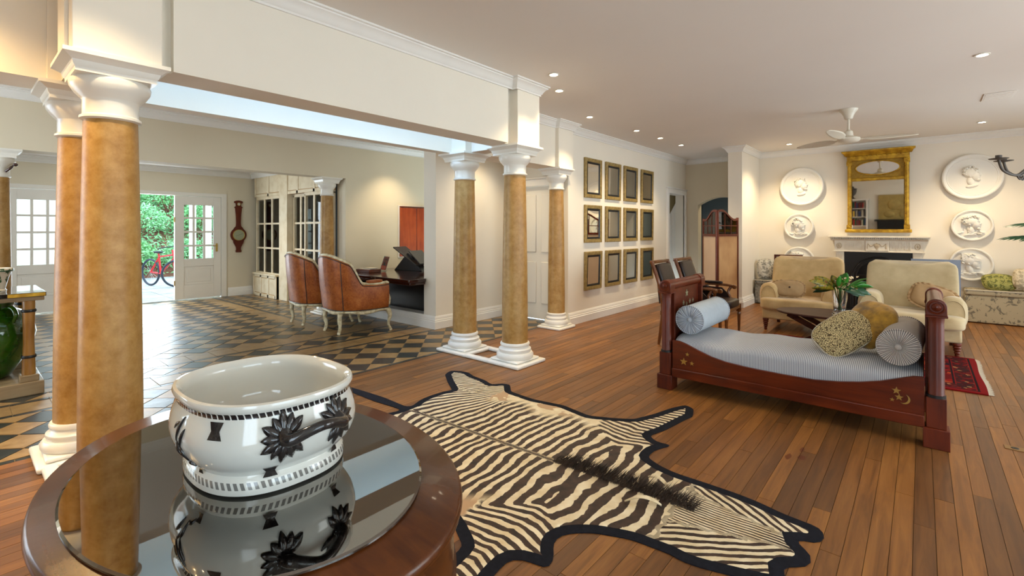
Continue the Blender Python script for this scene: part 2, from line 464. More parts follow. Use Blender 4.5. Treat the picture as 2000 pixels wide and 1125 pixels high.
# hall wall with wide opening
wallobj('wall_hall', [(-7.72,-7.45,-2.0,4.36,ZB,ZC+0.01), (-7.72,-7.45,4.36,8.0,0,ZC+0.01)], 'hallwall', 'beige plaster wall and lintel behind the reception desk')
wallobj('wall_reception', [(-5.48,-5.22,4.45,5.95,0,ZC)], 'wall', 'plaster pier at the end of the reception desk')
wallobj('wall_recess', [(-7.5,-5.22,7.9,8.0,0,ZC), (-5.4,-5.3,5.95,8.0,0,ZC)], 'hallwall')
wallobj('wall_door', [(-5.22,-4.97,5.95,6.15,0,ZC), (-4.97,-4.1,5.95,6.15,2.1,ZC), (-4.2,-4.1,5.95,6.15,0,2.1)], 'wall', 'cream wall around the white panelled door')
wallobj('wall_mirror', [(-4.12,-3.93,5.86,9.5,0,ZC+0.01), (-4.12,-3.93,9.5,10.36,2.15,ZC+0.01), (-4.12,-3.93,10.36,10.45,0,ZC+0.01)], 'wall', 'cream lounge wall hung with twelve framed mirrors')
# arch wall
mb = MB(); ax0, ax1, zs, rise = -3.66, -2.74, 1.94, 0.25
n = 16; arc = [(ax0+(ax1-ax0)*i/n, zs+rise*math.sin(PI*(0.12+0.76*i/n))**0.9-rise*math.sin(PI*0.12)**0.9+0.0) for i in range(n+1)]
fnY = lambda y: (lambda u, v, w: (u, w, v))
mb.box(-3.93,ax0,10.45,10.65,0,ZC); mb.box(ax1,-2.6,10.45,10.65,0,ZC)
mb.prism([(ax0,ZC)]+arc+[(ax1,ZC)], 10.45, 10.65, lambda u,v,w: (u,w,v))
struct(mb.build('wall_arch', M['hallwall']), 'cream wall with a low arched opening')
wallobj('wall_partition', [(-2.70,-2.46,9.26,10.45,0,ZC+0.01)], 'wall', 'short cream wall beside the chimney breast')
wallobj('wall_fireplace', [(-2.7,3.1,10.45,10.65,0,ZC+0.01)], 'wall', 'cream end wall with plaster medallions')
M['bluegrey'] = simple('blue_grey_paint', (120,132,138), 0.8)
wallobj('wall_passage', [(-4.6,-2.0,13.2,13.3,0,2.9),(-2.1,-2.0,10.65,13.2,0,2.9),(-4.6,-4.5,10.65,13.2,0,2.9),(-4.6,-2.0,10.65,13.2,2.85,2.9),(-4.6,-2.0,10.65,13.2,-0.05,-0.01)], 'bluegrey', 'blue grey passage seen through the arch')
M['olive'] = simple('olive_paint', (150,132,92), 0.8)
# closet behind the open doorway in the mirror wall, with a sloping stair soffit
wallobj('wall_closet', [(-5.1,-5.0,9.2,10.6,0,2.4),(-5.1,-4.12,9.2,9.3,0,2.4),(-5.1,-4.12,10.44,10.55,0,2.4),(-5.1,-4.12,9.2,10.55,2.35,2.4)], 'olive')
ms = MB(); ms.prism([(9.32,0.0),(10.42,0.0),(10.42,2.25),(9.32,1.55)], -4.5, -4.46, lambda u,v,w: (w,u,v))
ms.prism([(-4.95,0),(-4.125,0),(-4.125,2.0),(-4.27,1.73),(-4.95,0.45)], 10.385, 10.435, lambda u,v,w: (u,w,v)); ms.box(-4.215,-4.205,10.37,10.39,0,1.8)
struct(ms.build('wall_stair', M['doorwhite']), 'sloping boarded side of a stair')
# left garden wall
DY0, DY1 = 0.5, 3.70
wallobj('wall_left', [(-11.35,-11.15,-2.0,DY0,0,2.62),(-11.35,-11.15,DY0,DY1,2.09,2.62),(-11.35,-11.15,DY1,8.0,0,2.62)], 'hallwall', 'beige hall wall with the garden doors')
wallobj('wall_back', [(-11.15,-7.9,-2.2,-2.0,0,ZC),(-7.9,-5.3,-2.2,-2.0,2.6,ZC),(-7.9,-5.3,-2.2,-2.0,0,0.3),(-5.3,0.4,-2.2,-2.0,0,ZC),(0.4,2.4,-2.2,-2.0,2.6,ZC),(0.4,2.4,-2.2,-2.0,0,0.4),(2.4,3.0,-2.2,-2.0,0,ZC)], 'wall', 'cream wall behind the viewer')  # openings behind the viewer added for the fill lamps
wr = [(3.0,3.2,-2.0,-0.6,0,ZC)]
for a in (0.6, 4.2, 7.8):
    wr += [(3.0,3.2,a-1.2,a+1.2,2.6,ZC),(3.0,3.2,a-1.2,a+1.2,0,0.3)]
for a, b in ((1.8,3.0),(5.4,6.6),(9.0,10.45)): wr.append((3.0,3.2,a,b,0,ZC))
wallobj('wall_right', wr, 'wall', 'cream lounge wall with tall windows added for fill light')
# cornices: travel so that the room lies on the right-hand side
cornice([(-3.15,0.72),(-3.15,3.69),(-3.09,3.69),(-3.09,4.06),(-3.49,4.06)])
cornice([(-3.87,4.06),(-3.87,5.46),(-3.81,5.46),(-3.81,5.82),(-3.93,5.82),(-3.93,10.45),(-2.70,10.45),(-2.70,9.26),(-2.46,9.26),(-2.46,10.45),(3.0,10.45)])
cornice([(-7.45,-2.0),(-7.45,7.9)])
cornice([(-4.2,5.95),(-4.2,-2.0)], label='white cornice on the hall side of the rear beam')
cornice([(-5.48,5.95),(-5.48,4.45),(-5.22,4.45),(-5.22,5.95),(-4.2,5.95)], label='white cornice round the reception pier')
cornice([(-11.15,-2.0),(-11.15,4.28),(-7.72,4.28)], 2.62, label='white cornice above the garden doors')
# picture line under the hall lintel is plain; skirting boards
baseboard('reception', [(-7.45,4.44),(-5.22,4.44),(-5.22,5.95)])
baseboard('mirror', [(-3.93,5.86),(-3.93,9.42)])
baseboard('partition', [(-2.70,10.45),(-2.70,9.26),(-2.46,9.26),(-2.46,10.45),(-1.3,10.45)])
baseboard('fireplace', [(0.25,10.45),(3.0,10.45)])
baseboard('left', [(-11.15,3.80),(-11.15,4.28)])
baseboard('hall', [(-7.45,4.37),(-7.45,4.43)])

# ------------------------------------------------------------------ doors and windows
def frame_rect(mb, u0, u1, v0, v1, w, d0, d1, fn):
    for a,b,c2,d in ((u0,u0+w,v0,v1),(u1-w,u1,v0,v1),(u0+w,u1-w,v1-w,v1),(u0+w,u1-w,v0,v0+w)):
        mb.prism([(a,c2),(b,c2),(b,d),(a,d)], d0, d1, fn)
def glazed_leaf(name, y0, y1, z0, z1, X, label, parent=None):
    """half glazed garden door leaf in plane x = X"""
    fnx = lambda u,v,w: (w,u,v); st = 0.16*(y1-y0)/0.83
    gy0, gy1, gz0, gz1 = y0+st, y1-st*0.85, 0.82, 1.9
    mb = MB(); b = lambda a,bb,c2,d: mb.prism([(a,c2),(bb,c2),(bb,d),(a,d)], X-0.025, X+0.025, fnx)
    b(y0,gy0,z0,z1); b(gy1,y1,z0,z1); b(gy0,gy1,gz1,z1); b(gy0,gy1,0.67,gz0); b(gy0,gy1,z0,0.30)
    o = struct(mb.build(name, M['doorwhite'], bevel=0.003), label)
    p = MB(); p.prism([(gy0,0.30),(gy1,0.30),(gy1,0.67),(gy0,0.67)], X-0.012, X+0.008, fnx)
    p.prism([(gy0+0.05,0.35),(gy1-0.05,0.35),(gy1-0.05,0.62),(gy0+0.05,0.62)], X-0.014, X+0.014, fnx)
    p.build('panel', M['doorwhite'], o, bevel=0.006)
    nx, nz = 3, 4; w = (gy1-gy0-2*0.035)/3; h = (gz1-gz0-3*0.035)/4
    for i in range(1, nx):
        MB().prism([(gy0+i*(w+0.035)-0.035,gz0),(gy0+i*(w+0.035),gz0),(gy0+i*(w+0.035),gz1),(gy0+i*(w+0.035)-0.035,gz1)], X-0.018, X+0.018, fnx).build('muntin', M['doorwhite'], o)
    for j in range(1, nz):
        z = gz0+j*(h+0.035)-0.035
        MB().prism([(gy0,z),(gy1,z),(gy1,z+0.035),(gy0,z+0.035)], X-0.017, X+0.017, fnx).build('muntin', M['doorwhite'], o)
    for i in range(nx):
        for j in range(nz):
            a = gy0+i*(w+0.035); z = gz0+j*(h+0.035)
            MB().prism([(a,z),(a+w,z),(a+w,z+h),(a,z+h)], X-0.003, X+0.003, fnx).build('pane', M['pane'], o)
    return o
d1 = glazed_leaf('door_1', 2.85, 3.665, 0.02, 2.075, -11.17, 'white half glazed garden door, closed leaf beside the barometer')
MB().box(-11.145,-11.135,3.565,3.605,0.95,1.12).build('lock_plate', M['brass'], d1, bevel=0.004)
MB().tube([(-11.14,3.585,1.07),(-11.09,3.585,1.07),(-11.085,3.50,1.07)], 0.009, 8).build('lever_handle', M['brass'], d1, smooth=40)
MB().box(-11.148,-11.138,2.835,2.855,1.55,1.65).build('hinge', M['brass'], d1)
MB().box(-11.148,-11.138,2.835,2.855,0.30,0.40).build('hinge', M['brass'], d1)
d2 = glazed_leaf('door_2', 0.53, 1.36, 0.02, 2.075, -11.17, 'white half glazed garden door leaf behind the green jar')
mb = MB(); fnx = lambda u,v,w: (w,u,v)
for a,b,c2,d in ((DY0-0.06,DY0+0.03,0,2.15),(DY1-0.03,DY1+0.07,0,2.15),(DY0+0.03,DY1-0.03,2.08,2.15)): mb.prism([(a,c2),(b,c2),(b,d),(a,d)], -11.22, -11.125, fnx)
ntrim[0] += 1; struct(mb.build('trim_%d' % ntrim[0], M['doorwhite'], bevel=0.004), 'painted frame around the garden doors')
# white panelled door behind the column pair
d3 = MB(); d3.box(-4.93,-4.17,5.97,6.01,0.01,2.08); o = struct(d3.build('door_3', M['white']), 'white panelled door behind the column pair')
for a,b,c2,d in ((-4.83,-4.6,0.25,0.9),(-4.5,-4.27,0.25,0.9),(-4.83,-4.6,1.05,1.95),(-4.5,-4.27,1.05,1.95)): MB().box(a,b,5.955,5.975,c2,d).build('panel', M['white'], o, bevel=0.01)
MB().ball((-4.22,5.93,1.0),0.025,0.025,0.025).build('door_knob', M['brass'], o, smooth=60)
ntrim[0] += 1; mb = MB()
mb.box(-5.05,-4.93,5.915,5.955,0,2.14); mb.box(-4.19,-4.11,5.915,5.955,0,2.14); mb.box(-5.05,-4.11,5.91,5.955,2.08,2.19); mb.box(-5.07,-4.11,5.89,5.955,2.19,2.215)
struct(mb.build('trim_%d' % ntrim[0], M['trim'], bevel=0.008), 'white architrave of the panelled door')
ntrim[0] += 1; mb = MB()
mb.box(-3.955,-3.895,9.40,9.50,0,2.15); mb.box(-3.955,-3.895,10.36,10.44,0,2.15); mb.box(-3.955,-3.895,9.40,10.44,2.15,2.25); mb.box(-3.955,-3.88,9.38,10.45,2.25,2.275)
struct(mb.build('trim_%d' % ntrim[0], M['trim'], bevel=0.008), 'white architrave of the doorway at the end of the mirror wall')
# unseen tall windows added to the right wall to let in fill light
nw = 0
for a in (0.6, 4.2, 7.8):
    nw += 1; mb = MB(); frame_rect(mb, a-1.2, a+1.2, 0.3, 2.6, 0.07, 3.08, 3.14, fnx)
    o = struct(mb.build('window_%d' % nw, M['trim']), 'unseen tall white framed lounge window added for fill light')
    for i in (1, 2): MB().box(3.09,3.12,a-1.2+0.8*i-0.02,a-1.2+0.8*i+0.02,0.37,2.53).build('mullion', M['trim'], o)
    MB().box(3.09,3.12,a-1.13,a+1.13,1.9,1.94).build('mullion', M['trim'], o)
    MB().box(3.10,3.106,a-1.13,a+1.13,0.37,2.53).build('pane', M['pane'], o)
# ------------------------------------------------------------------ columns
def column(X, Y, label, plinth=0.225, block=True, bz=(-0.18,0.2,-0.18,0.18), thick=1.0, htop=2.275):
    t = thing('column', label, 'column', (X, Y, 0), 0, 'tan plaster columns')
    H = htop
    pr = [(0.138*thick,0.30)]
    for i in range(13):
        s = i/12; r = (0.138-0.024*s**1.6)*thick
        pr.append((r, 0.215+(H-0.30-0.0-0.215)*s))
    pr = pr[1:]
    MB().lathe(pr, 40).build('shaft', M['col'], t, smooth=50)
    mb = MB()
    if plinth: mb.box(-plinth,plinth,-plinth,plinth,0,0.035)
    b = mb.box(-0.185*thick,0.185*thick,-0.185*thick,0.185*thick,0.035 if plinth else 0.035,0.06).build('plinth', M['white'], t, bevel=0.012)
    base = [(0.0,0.055),(0.185,0.06),(0.195,0.075),(0.195,0.10),(0.182,0.118),(0.165,0.122),(0.165,0.13),(0.172,0.142),(0.170,0.155),(0.152,0.168),(0.147,0.185),(0.155,0.192),(0.157,0.205),(0.150,0.217),(0.139,0.22),(0.0,0.222)]
    MB().lathe([(r*thick,z) for r,z in base], 40, cap=False).build('base', M['white'], t, smooth=40)
    z = H-0.30
    cap = [(0.0,-0.004),(0.118,-0.004),(0.130,0.004),(0.130,0.016),(0.118,0.024),(0.118,0.10),(0.124,0.108),(0.150,0.135),(0.168,0.165),(0.172,0.19),(0.165,0.205),(0.0,0.205)]
    c = MB().lathe([(r*thick,z+zz) for r,zz in cap], 40, cap=False).build('capital', M['white'], t, smooth=40)
    q = [(0.165,0.205),(0.165,0.225),(0.172,0.235),(0.178,0.255),(0.20,0.272),(0.215,0.28),(0.215,0.30),(0.0,0.30),(0.0,0.205)]
    mb = MB(); sq = lambda r: [(-r,-r),(r,-r),(r,r),(-r,r)]
    vs = []; fs = []
    rr = [(0.0,0.205)]+q[:7]+[(0.0,0.30)]
    for r,zz in rr[1:-1]:
        for p in sq(r*thick): vs.append((p[0],p[1],z+zz))
    m = len(rr)-2
    for j in range(m-1):
        for i in range(4): fs.append((j*4+i, j*4+(i+1)%4, (j+1)*4+(i+1)%4, (j+1)*4+i))
    fs.append((3,2,1,0)); fs.append(tuple(range((m-1)*4, m*4)))
    MB().add(vs, fs).build('abacus', M['white'], t, smooth=30)
    if block:
        MB().box(bz[0],bz[1],bz[2],bz[3],H,ZC-0.005).build('pier_block', M['wall'], t, bevel=0.004)
    return t
column(-3.29, 0.555, 'large tan column nearest the viewer, behind the white footbath')
column(-4.05, 0.54, 'tan column half hidden behind the nearest column', bz=(-0.2,0.2,-0.18,0.18))
column(-3.28, 3.885, 'front column of the pair on the long white plinth', plinth=0.235, bz=(-0.2,0.19,-0.18,0.18))
column(-4.045, 3.885, 'rear column of the pair on the long white plinth', plinth=0.235, bz=(-0.17,0.2,-0.18,0.18))
column(-3.99, 5.65, 'tan column at the start of the mirror wall', plinth=0.20, bz=(-0.12,0.175,-0.19,0.17), thick=0.88)
column(-7.63, 4.12, 'far tan column beside the glazed screen', plinth=0.2, block=False, thick=0.86)
column(-7.63, 0.32, 'tan column cut by the left edge of the picture', plinth=0.2, block=False, thick=0.86)
mb = MB(); mb.box(-3.84,-3.485,3.655,3.73,0,0.035); mb.box(-3.84,-3.485,4.04,4.115,0,0.035)
mb.box(-3.84,-3.485,0.335,0.41,0,0.035); mb.box(-3.84,-3.485,0.67,0.745,0,0.035)
ntrim[0] += 1; struct(mb.build('trim_%d' % ntrim[0], M['white'], bevel=0.012), 'white plinth rails joining paired columns')
# downlights
def downlight(x, y, label, energy=52, size=1.75, z=ZC, blend=0.75, tilt=None, col=WARM):
    t = thing('downlight', label, 'lamp', (x, y, z), 0, 'recessed ceiling downlights')
    MB().lathe([(0.052,-0.002),(0.052,-0.008),(0.040,-0.010),(0.036,0.0)], 24, cap=False).build('trim_ring', M['white'], t, smooth=40)
    MB().lathe([(0.0,-0.003),(0.036,-0.003)], 24, cap=False).build('bulb', M['glow'], t)
    l = bpy.data.lights.new('downlight_beam', 'SPOT'); l.energy = energy; l.color = col; l.spot_size = size; l.spot_blend = blend; l.shadow_soft_size = 0.035
    o = bpy.data.objects.new('downlight_beam', l); C.objects.link(o); o.parent = t; o.location = (0,0,-0.02)
    if tilt: o.rotation_euler = tilt
    return t
downlight(-2.73, 3.82, 'ceiling downlight nearest the front column pair')
downlight(-3.0, 4.30, 'glaring downlight at the corner of the column pier', 60)
downlight(-3.39, 5.57, 'downlight in front of the mirror wall column', 62)
downlight(-3.31, 6.80, 'first downlight over the framed mirrors')
downlight(-3.28, 7.60, 'second downlight over the framed mirrors')
downlight(-3.27, 8.48, 'third downlight over the framed mirrors')
downlight(-1.78, 9.62, 'downlight over the left column of medallions', 85, 2.2)
downlight(0.646, 9.42, 'downlight over the right column of medallions', 95, 2.2)
downlight(-2.6, 0.4, 'ceiling downlight above the oval table', 60); downlight(-2.9, -0.9, 'ceiling downlight between the oval table and the rear wall', 60)
downlight(-6.9, 5.2, 'ceiling downlight above the reception desk', 60); downlight(-6.3, 6.4, 'ceiling downlight in the recess behind the reception desk', 60)
downlight(-5.0, 0.2, 'hall ceiling downlight above the near end of the console', 60); downlight(-5.6, -1.0, 'hall ceiling downlight above the far end of the console', 60)
downlight(-9.3, 3.3, 'downlight in the low ceiling by the glazed screen', 40, z=2.62)
downlight(-3.52, -0.40, 'ceiling downlight beside the nearest pair of columns', 120, 2.3, col=(1.0, 0.66, 0.28))
downlight(-4.7, 5.2, 'downlight in front of the white panelled door', 50)
downlight(0.4, 5.8, 'lounge ceiling downlight above the red rug', 40); downlight(1.6, 3.0, 'lounge ceiling downlight right of the day bed', 40)
t_ = downlight(-3.2, 11.6, 'unseen downlight added to light the passage behind the arch', 90, 2.4, z=2.84)  # unseen lamp added to brighten the passage
# ------------------------------------------------------------------ oval hall table in the foreground
def ellipse(a, b, n=96): return [(a*math.cos(2*PI*i/n), b*math.sin(2*PI*i/n)) for i in range(n)]
def ell_rings(rings, n=96):
    mb = MB(); vs = []; fs = []
    for a, b, z in rings: vs += [(p[0], p[1], z) for p in ellipse(a, b, n)]
    for j in range(len(rings)-1):
        for i in range(n): fs.append((j*n+i, j*n+(i+1)%n, (j+1)*n+(i+1)%n, (j+1)*n+i))
    fs.append(tuple(reversed(range(n)))); fs.append(tuple(range((len(rings)-1)*n, len(rings)*n)))
    return mb.add(vs, fs)
k = N('polished_tabletop'); v = k.coord('Object', (2.2, 16, 16)); f = k.noise(v, 1.0, 6, 0.6, 1.2); g = k.noise(k.coord('Object'), 4.0, 4)
c = k.ramp(f, [(0.25, lin((44,20,8))), (0.5, lin((78,38,13))), (0.8, lin((108,58,22)))])
k.col(k.mix(0.4, c, k.ramp(g, [(0.35, lin((42,18,8))), (0.68, lin((104,54,21)))])))
k.set(Roughness=0.26); k.b.inputs['Specular IOR Level'].default_value = 0.3; k.b.inputs['Coat Weight'].default_value = 0.2; k.b.inputs['Coat Roughness'].default_value = 0.06
k.bump(k.noise(k.coord('Object'), 55, 5, 0.65), 0.10, 0.004); M['tabletop'] = k.m
t = thing('oval_table', 'polished oval wooden table in the foreground', 'table', (-1.408, 0.556, 0))
ell_rings([(0.655,0.449,0.715),(0.664,0.458,0.722),(0.667,0.461,0.733),(0.664,0.458,0.745),(0.657,0.451,0.75)]).build('table_top', M['tabletop'], t, smooth=50)
ell_rings([(0.648,0.442,0.55),(0.652,0.446,0.555),(0.652,0.446,0.563),(0.645,0.439,0.568),(0.645,0.439,0.714)]).build('apron', M['tabletop'], t, smooth=40)
MB().lathe([(0.0,0.08),(0.14,0.08),(0.15,0.12),(0.10,0.18),(0.075,0.30),(0.09,0.42),(0.12,0.5),(0.2,0.549),(0.0,0.549)], 32, cap=False).build('pedestal', M['tabletop'], t, smooth=40)
ell_rings([(0.34,0.26,0.02),(0.345,0.265,0.05),(0.32,0.24,0.08),(0.15,0.13,0.085)]).build('base', M['tabletop'], t, smooth=40)
for a, b in ((0.24,0.16),(-0.24,0.16),(0.24,-0.16),(-0.24,-0.16)): MB().ball((a,b,0.0125),0.035,0.035,0.0125).build('foot', M['tabletop'], t, smooth=60)
k = N('smoked_glass'); k.t.nodes.remove(k.b); tr = k.n('BsdfTransparent'); tr.inputs[0].default_value = (0.84,0.78,0.66,1); gl = k.n('BsdfGlossy'); gl.inputs['Roughness'].default_value = 0.015
gl.inputs[0].default_value = (1.0,0.95,0.87,1)
fr = k.n('Fresnel'); fr.inputs[0].default_value = 3.2; ms = k.n('MixShader'); k.l(fr.outputs[0], ms.inputs[0]); k.l(tr.outputs[0], ms.inputs[1]); k.l(gl.outputs[0], ms.inputs[2]); k.l(ms.outputs[0], k.t.nodes['Material Output'].inputs[0]); M['smoke'] = k.m
o = ell_rings([(0.536,0.388,0.752),(0.541,0.393,0.755),(0.541,0.393,0.759),(0.536,0.388,0.762)]).build('glass_table_cover', M['smoke'], smooth=30)
o.location = (-1.401, 0.54, 0); tag(o, 'oval smoked glass cover lying on the foreground table', 'glass top')
# footbath bowl
SX, SY, KZ = 0.245, 0.208, 1.168
prof = [(0.0,0.0),(0.84,0.0),(0.885,0.005),(0.89,0.018),(0.885,0.030),(0.862,0.036),(0.85,0.042),(0.885,0.050),(0.945,0.063),(0.995,0.079),(1.025,0.097),(1.03,0.113),(1.015,0.132),(0.985,0.151),(0.957,0.166),(0.955,0.174),(0.985,0.180),(1.0,0.187),(0.988,0.194),(0.955,0.196),(0.92,0.190),(0.895,0.178),(0.895,0.165),(0.93,0.145),(0.95,0.122),(0.93,0.095),(0.84,0.06),(0.65,0.045),(0.0,0.042)]
prof = [(r, z*KZ) for r, z in prof]
k = N('painted_porcelain'); tc = k.n('TexCoord').outputs['Object']; sp = k.n('SeparateXYZ'); k.l(tc, sp.inputs[0])
ang = k.math('ARCTAN2', k.math('DIVIDE', sp.outputs[1], SY), k.math('DIVIDE', sp.outputs[0], SX))
def band(z0, z1, freq, th):
    a = k.math('GREATER_THAN', sp.outputs[2], z0); b = k.math('LESS_THAN', sp.outputs[2], z1)
    s = k.math('SINE', k.math('ADD', k.math('MULTIPLY', ang, freq), k.math('MULTIPLY', sp.outputs[2], 130.0)))
    return k.math('MULTIPLY', k.math('MULTIPLY', a, b), k.math('GREATER_THAN', s, th))
r2 = k.math('ADD', k.math('POWER', k.math('ABSOLUTE', k.math('DIVIDE', sp.outputs[0], SX)), 2.45), k.math('POWER', k.math('ABSOLUTE', k.math('DIVIDE', sp.outputs[1], SY)), 2.45))
outer = k.math('GREATER_THAN', r2, 0.835)
m = k.math('MAXIMUM', k.math('MULTIPLY', band(0.166*KZ, 0.177*KZ, 90, -0.8), outer), k.math('MULTIPLY', band(0.017*KZ, 0.031*KZ, 84, -0.2), 0.75))
c = k.mix(m, lin((214,213,204)), lin((34,32,34)))
k.col(c); k.set(Roughness=0.07); k.b.inputs['Coat Weight'].default_value = 0.5; M['porc'] = k.m

M['ink'] = simple('painted_black_enamel', (38,36,36), 0.12, var=0.6, scale=60, coat=0.4)
bw = thing('footbath_bowl', 'white porcelain footbath with black leaf rosettes on the oval table', 'bowl', (-1.40, 0.574, 0.7622), 0)
MB().lathe(prof, 96, sx=SX, sy=SY, pw=2.45, cap=False).build('bowl_body', M['porc'], bw, smooth=50)
def bsurf(phi, z, off=0.0):
    P = prof[7:15]; kk = P[-1][0]
    for i in range(len(P)-1):
        if P[i][1] <= z <= P[i+1][1]: kk = P[i][0]+(P[i+1][0]-P[i][0])*(z-P[i][1])/(P[i+1][1]-P[i][1]); break
    if z < P[0][1]: kk = P[0][0]
    ct, st = math.cos(phi), math.sin(phi); q = (abs(ct)**2.45+abs(st)**2.45)**(-1/2.45)
    return (kk*SX*ct*q*(1+off/0.25), kk*SY*st*q*(1+off/0.25), z)
def leafpatch(phi, z, ang, r0, r1, wid, off=0.003):
    mb = MB(); n = 6; vs = []
    for i in range(n+1):
        s = i/n; r = r0+(r1-r0)*s; hw = wid*math.sin(PI*min(1, s*0.92+0.08))**0.8 if s < 1 else 0.0005
        for sd, oo in ((-1, 0.0), (0, 0.003), (1, 0.0)):
            a = math.cos(ang)*r-math.sin(ang)*hw*sd; b = math.sin(ang)*r+math.cos(ang)*hw*sd
            vs.append(bsurf(phi+a/0.24, z+b, off+oo))
    fs = []
    for i in range(n):
        for j in range(2): fs.append((i*3+j, i*3+j+1, (i+1)*3+j+1, (i+1)*3+j))
    return mb.add(vs, fs)
for side in (0, PI):
    p1, p2 = math.radians(-15)+side, math.radians(22)+side
    h = MB(); pa = bsurf(p1, 0.146); pb = bsurf(p2, 0.146); mid = (p1+p2)/2; o1 = bsurf(mid, 0.146)
    out = Vector((math.cos(mid), math.sin(mid), 0))
    path = [Vector(pa)-out*0.004, Vector(pa)+out*0.022+Vector((0,0,-0.004)), Vector(pa)*0.72+Vector(pb)*0.28+out*0.045+Vector((0,0,0.012)), Vector(o1)+out*0.046+Vector((0,0,0.018)), Vector(pa)*0.28+Vector(pb)*0.72+out*0.045+Vector((0,0,0.012)), Vector(pb)+out*0.022+Vector((0,0,-0.004)), Vector(pb)-out*0.004]
    P = bez(path, 6); R = [0.0125+0.009*abs(2*i/(len(P)-1)-1)**2.5 for i in range(len(P))]
    h.tube(P, R, 14).build('handle', M['ink'], bw, smooth=60)
    for pc in (p1, p2):
        for i in range(13):
            a = 2*PI*i/13+0.2
            if pc == p1 and abs(((a+PI) % (2*PI))-PI) < 0.5: continue
            if pc == p2 and abs(((a) % (2*PI))-PI) < 0.5: continue
            leafpatch(pc, 0.143, a, 0.014, 0.056+0.006*(i % 2), 0.0112).build('leaf', M['ink'], bw, smooth=60, solid=0.003)
def plaque(phi, z, w, hh):
    def fn(u, v):
        ww = w*(0.6+0.4*abs(2*v-1)); return bsurf(phi+(u-0.5)*ww/0.24, z+(v-0.5)*hh, 0.0015)
    return MB().surf(fn, 7, 7)
for ph, z, w, hh in ((-0.93,0.170,0.036,0.038),(-0.40,0.058,0.040,0.028),(0.5,0.058,0.03,0.024),(-1.25,0.058,0.022,0.02),(0.95,0.170,0.034,0.036),(2.2,0.170,0.034,0.036),(-2.2,0.170,0.034,0.036)):
    plaque(ph, z, w, hh).build('painted_plaque', M['ink'], bw, smooth=60)
for a, b, c2, d in ((-1.42,0.182,-1.55,0.12),(-1.55,0.12,-1.42,0.085),(-1.36,0.158,-1.45,0.11),(-1.45,0.11,-1.40,0.072),(-1.40,0.072,-1.30,0.064),(-1.60,0.105,-1.50,0.072),(-1.48,0.164,-1.62,0.146)):
    pts = [bsurf(a+(c2-a)*s/8, b+(d-b)*s/8+0.006*math.sin(PI*s/8), 0.001) for s in range(9)]
    MB().tube(pts, [0.0015+0.0035*math.sin(PI*s/8) for s in range(9)], 6).build('painted_scroll', M['ink'], bw, smooth=60)

# ------------------------------------------------------------------ zebra hide
HALF = [(-0.85,0.03),(-0.55,0.045),(-0.38,0.05),(-0.17,0.035),(-0.076,0.03),(-0.047,0.059),(-0.103,0.202),(-0.116,0.315),(-0.102,0.456),(-0.068,0.532),(-0.275,0.673),(-0.452,0.812),(-0.493,0.929),(-0.407,0.983),(-0.304,0.992),(-0.206,0.943),(-0.021,0.911),(0.101,0.857),(0.155,0.936),(0.231,0.96),(0.358,0.816),(0.618,0.783),(0.887,0.82),(1.148,0.757),(1.301,0.82),(1.442,0.902),(1.52,1.087),(1.583,1.295),(1.646,1.428),(1.725,1.38),(1.765,1.229),(1.739,1.111),(1.69,0.845),(1.641,0.702),(1.715,0.64),(1.811,0.649),(1.75,0.509),(1.752,0.403),(1.774,0.383),(1.866,0.334),(1.961,0.311),(2.127,0.307),(2.281,0.299),(2.391,0.282),(2.511,0.244),(2.594,0.233),(2.666,0.224),(2.693,0.156),(2.683,0.104),(2.624,0.07),(2.579,0.067)]
LOW = [(2.608,0.025),(2.657,-0.023),(2.668,-0.071),(2.647,-0.122),(2.588,-0.158),(2.571,-0.193),(2.60,-0.25),(2.585,-0.31),(2.53,-0.325),(2.407,-0.364),(2.326,-0.386),(2.241,-0.402),(2.172,-0.385),(2.089,-0.394),(2.006,-0.396),(1.933,-0.426),(1.851,-0.457),(1.771,-0.521),(1.736,-0.567),(1.738,-0.633),(1.804,-0.727),(1.811,-0.778),(1.794,-0.788),(1.701,-0.804),(1.655,-0.831),(1.654,-0.897),(1.661,-0.952),(1.70,-1.15),(1.70,-1.28),(1.65,-1.40),(1.56,-1.40),(1.51,-1.25),(1.46,-1.06)]
poly = HALF+LOW+[(u,-v) for u,v in reversed(HALF[1:26])]+[(-0.85,-0.03)]
def offset(P, d):
    n = len(P); A = sum(P[i][0]*P[(i+1)%n][1]-P[(i+1)%n][0]*P[i][1] for i in range(n)); sg = 1 if A > 0 else -1; out = []
    for i in range(n):
        a = Vector(P[i-1]); b = Vector(P[i]); c2 = Vector(P[(i+1)%n]); d1 = (b-a).normalized(); d2 = (c2-b).normalized()
        n1 = Vector((-d1.y,d1.x)); n2 = Vector((-d2.y,d2.x)); m = n1+n2; m = m/max(0.6, m.dot(n1)) if m.length > 1e-6 else n1
        q = b+m*d*sg; out.append((q.x, q.y))
    return out
def densify(P, L):
    out = []
    for i in range(len(P)):
        a, b = P[i], P[(i+1)%len(P)]; n = max(1, int(math.dist(a,b)/L))
        out += [(a[0]+(b[0]-a[0])*j/n, a[1]+(b[1]-a[1])*j/n) for j in range(n)]
    return out
def smoothpoly(P):
    return [tuple(p) for p in (lambda Q: [(0.25*Q[i-1][0]+0.5*Q[i][0]+0.25*Q[(i+1)%len(Q)][0], 0.25*Q[i-1][1]+0.5*Q[i][1]+0.25*Q[(i+1)%len(Q)][1]) for i in range(len(Q))])(P)]
def inside(p, P):
    r = False; x, y = p; n = len(P); j = n-1
    for i in range(n):
        if (P[i][1] > y) != (P[j][1] > y) and x < (P[j][0]-P[i][0])*(y-P[i][1])/(P[j][1]-P[i][1])+P[i][0]: r = not r
        j = i
    return r
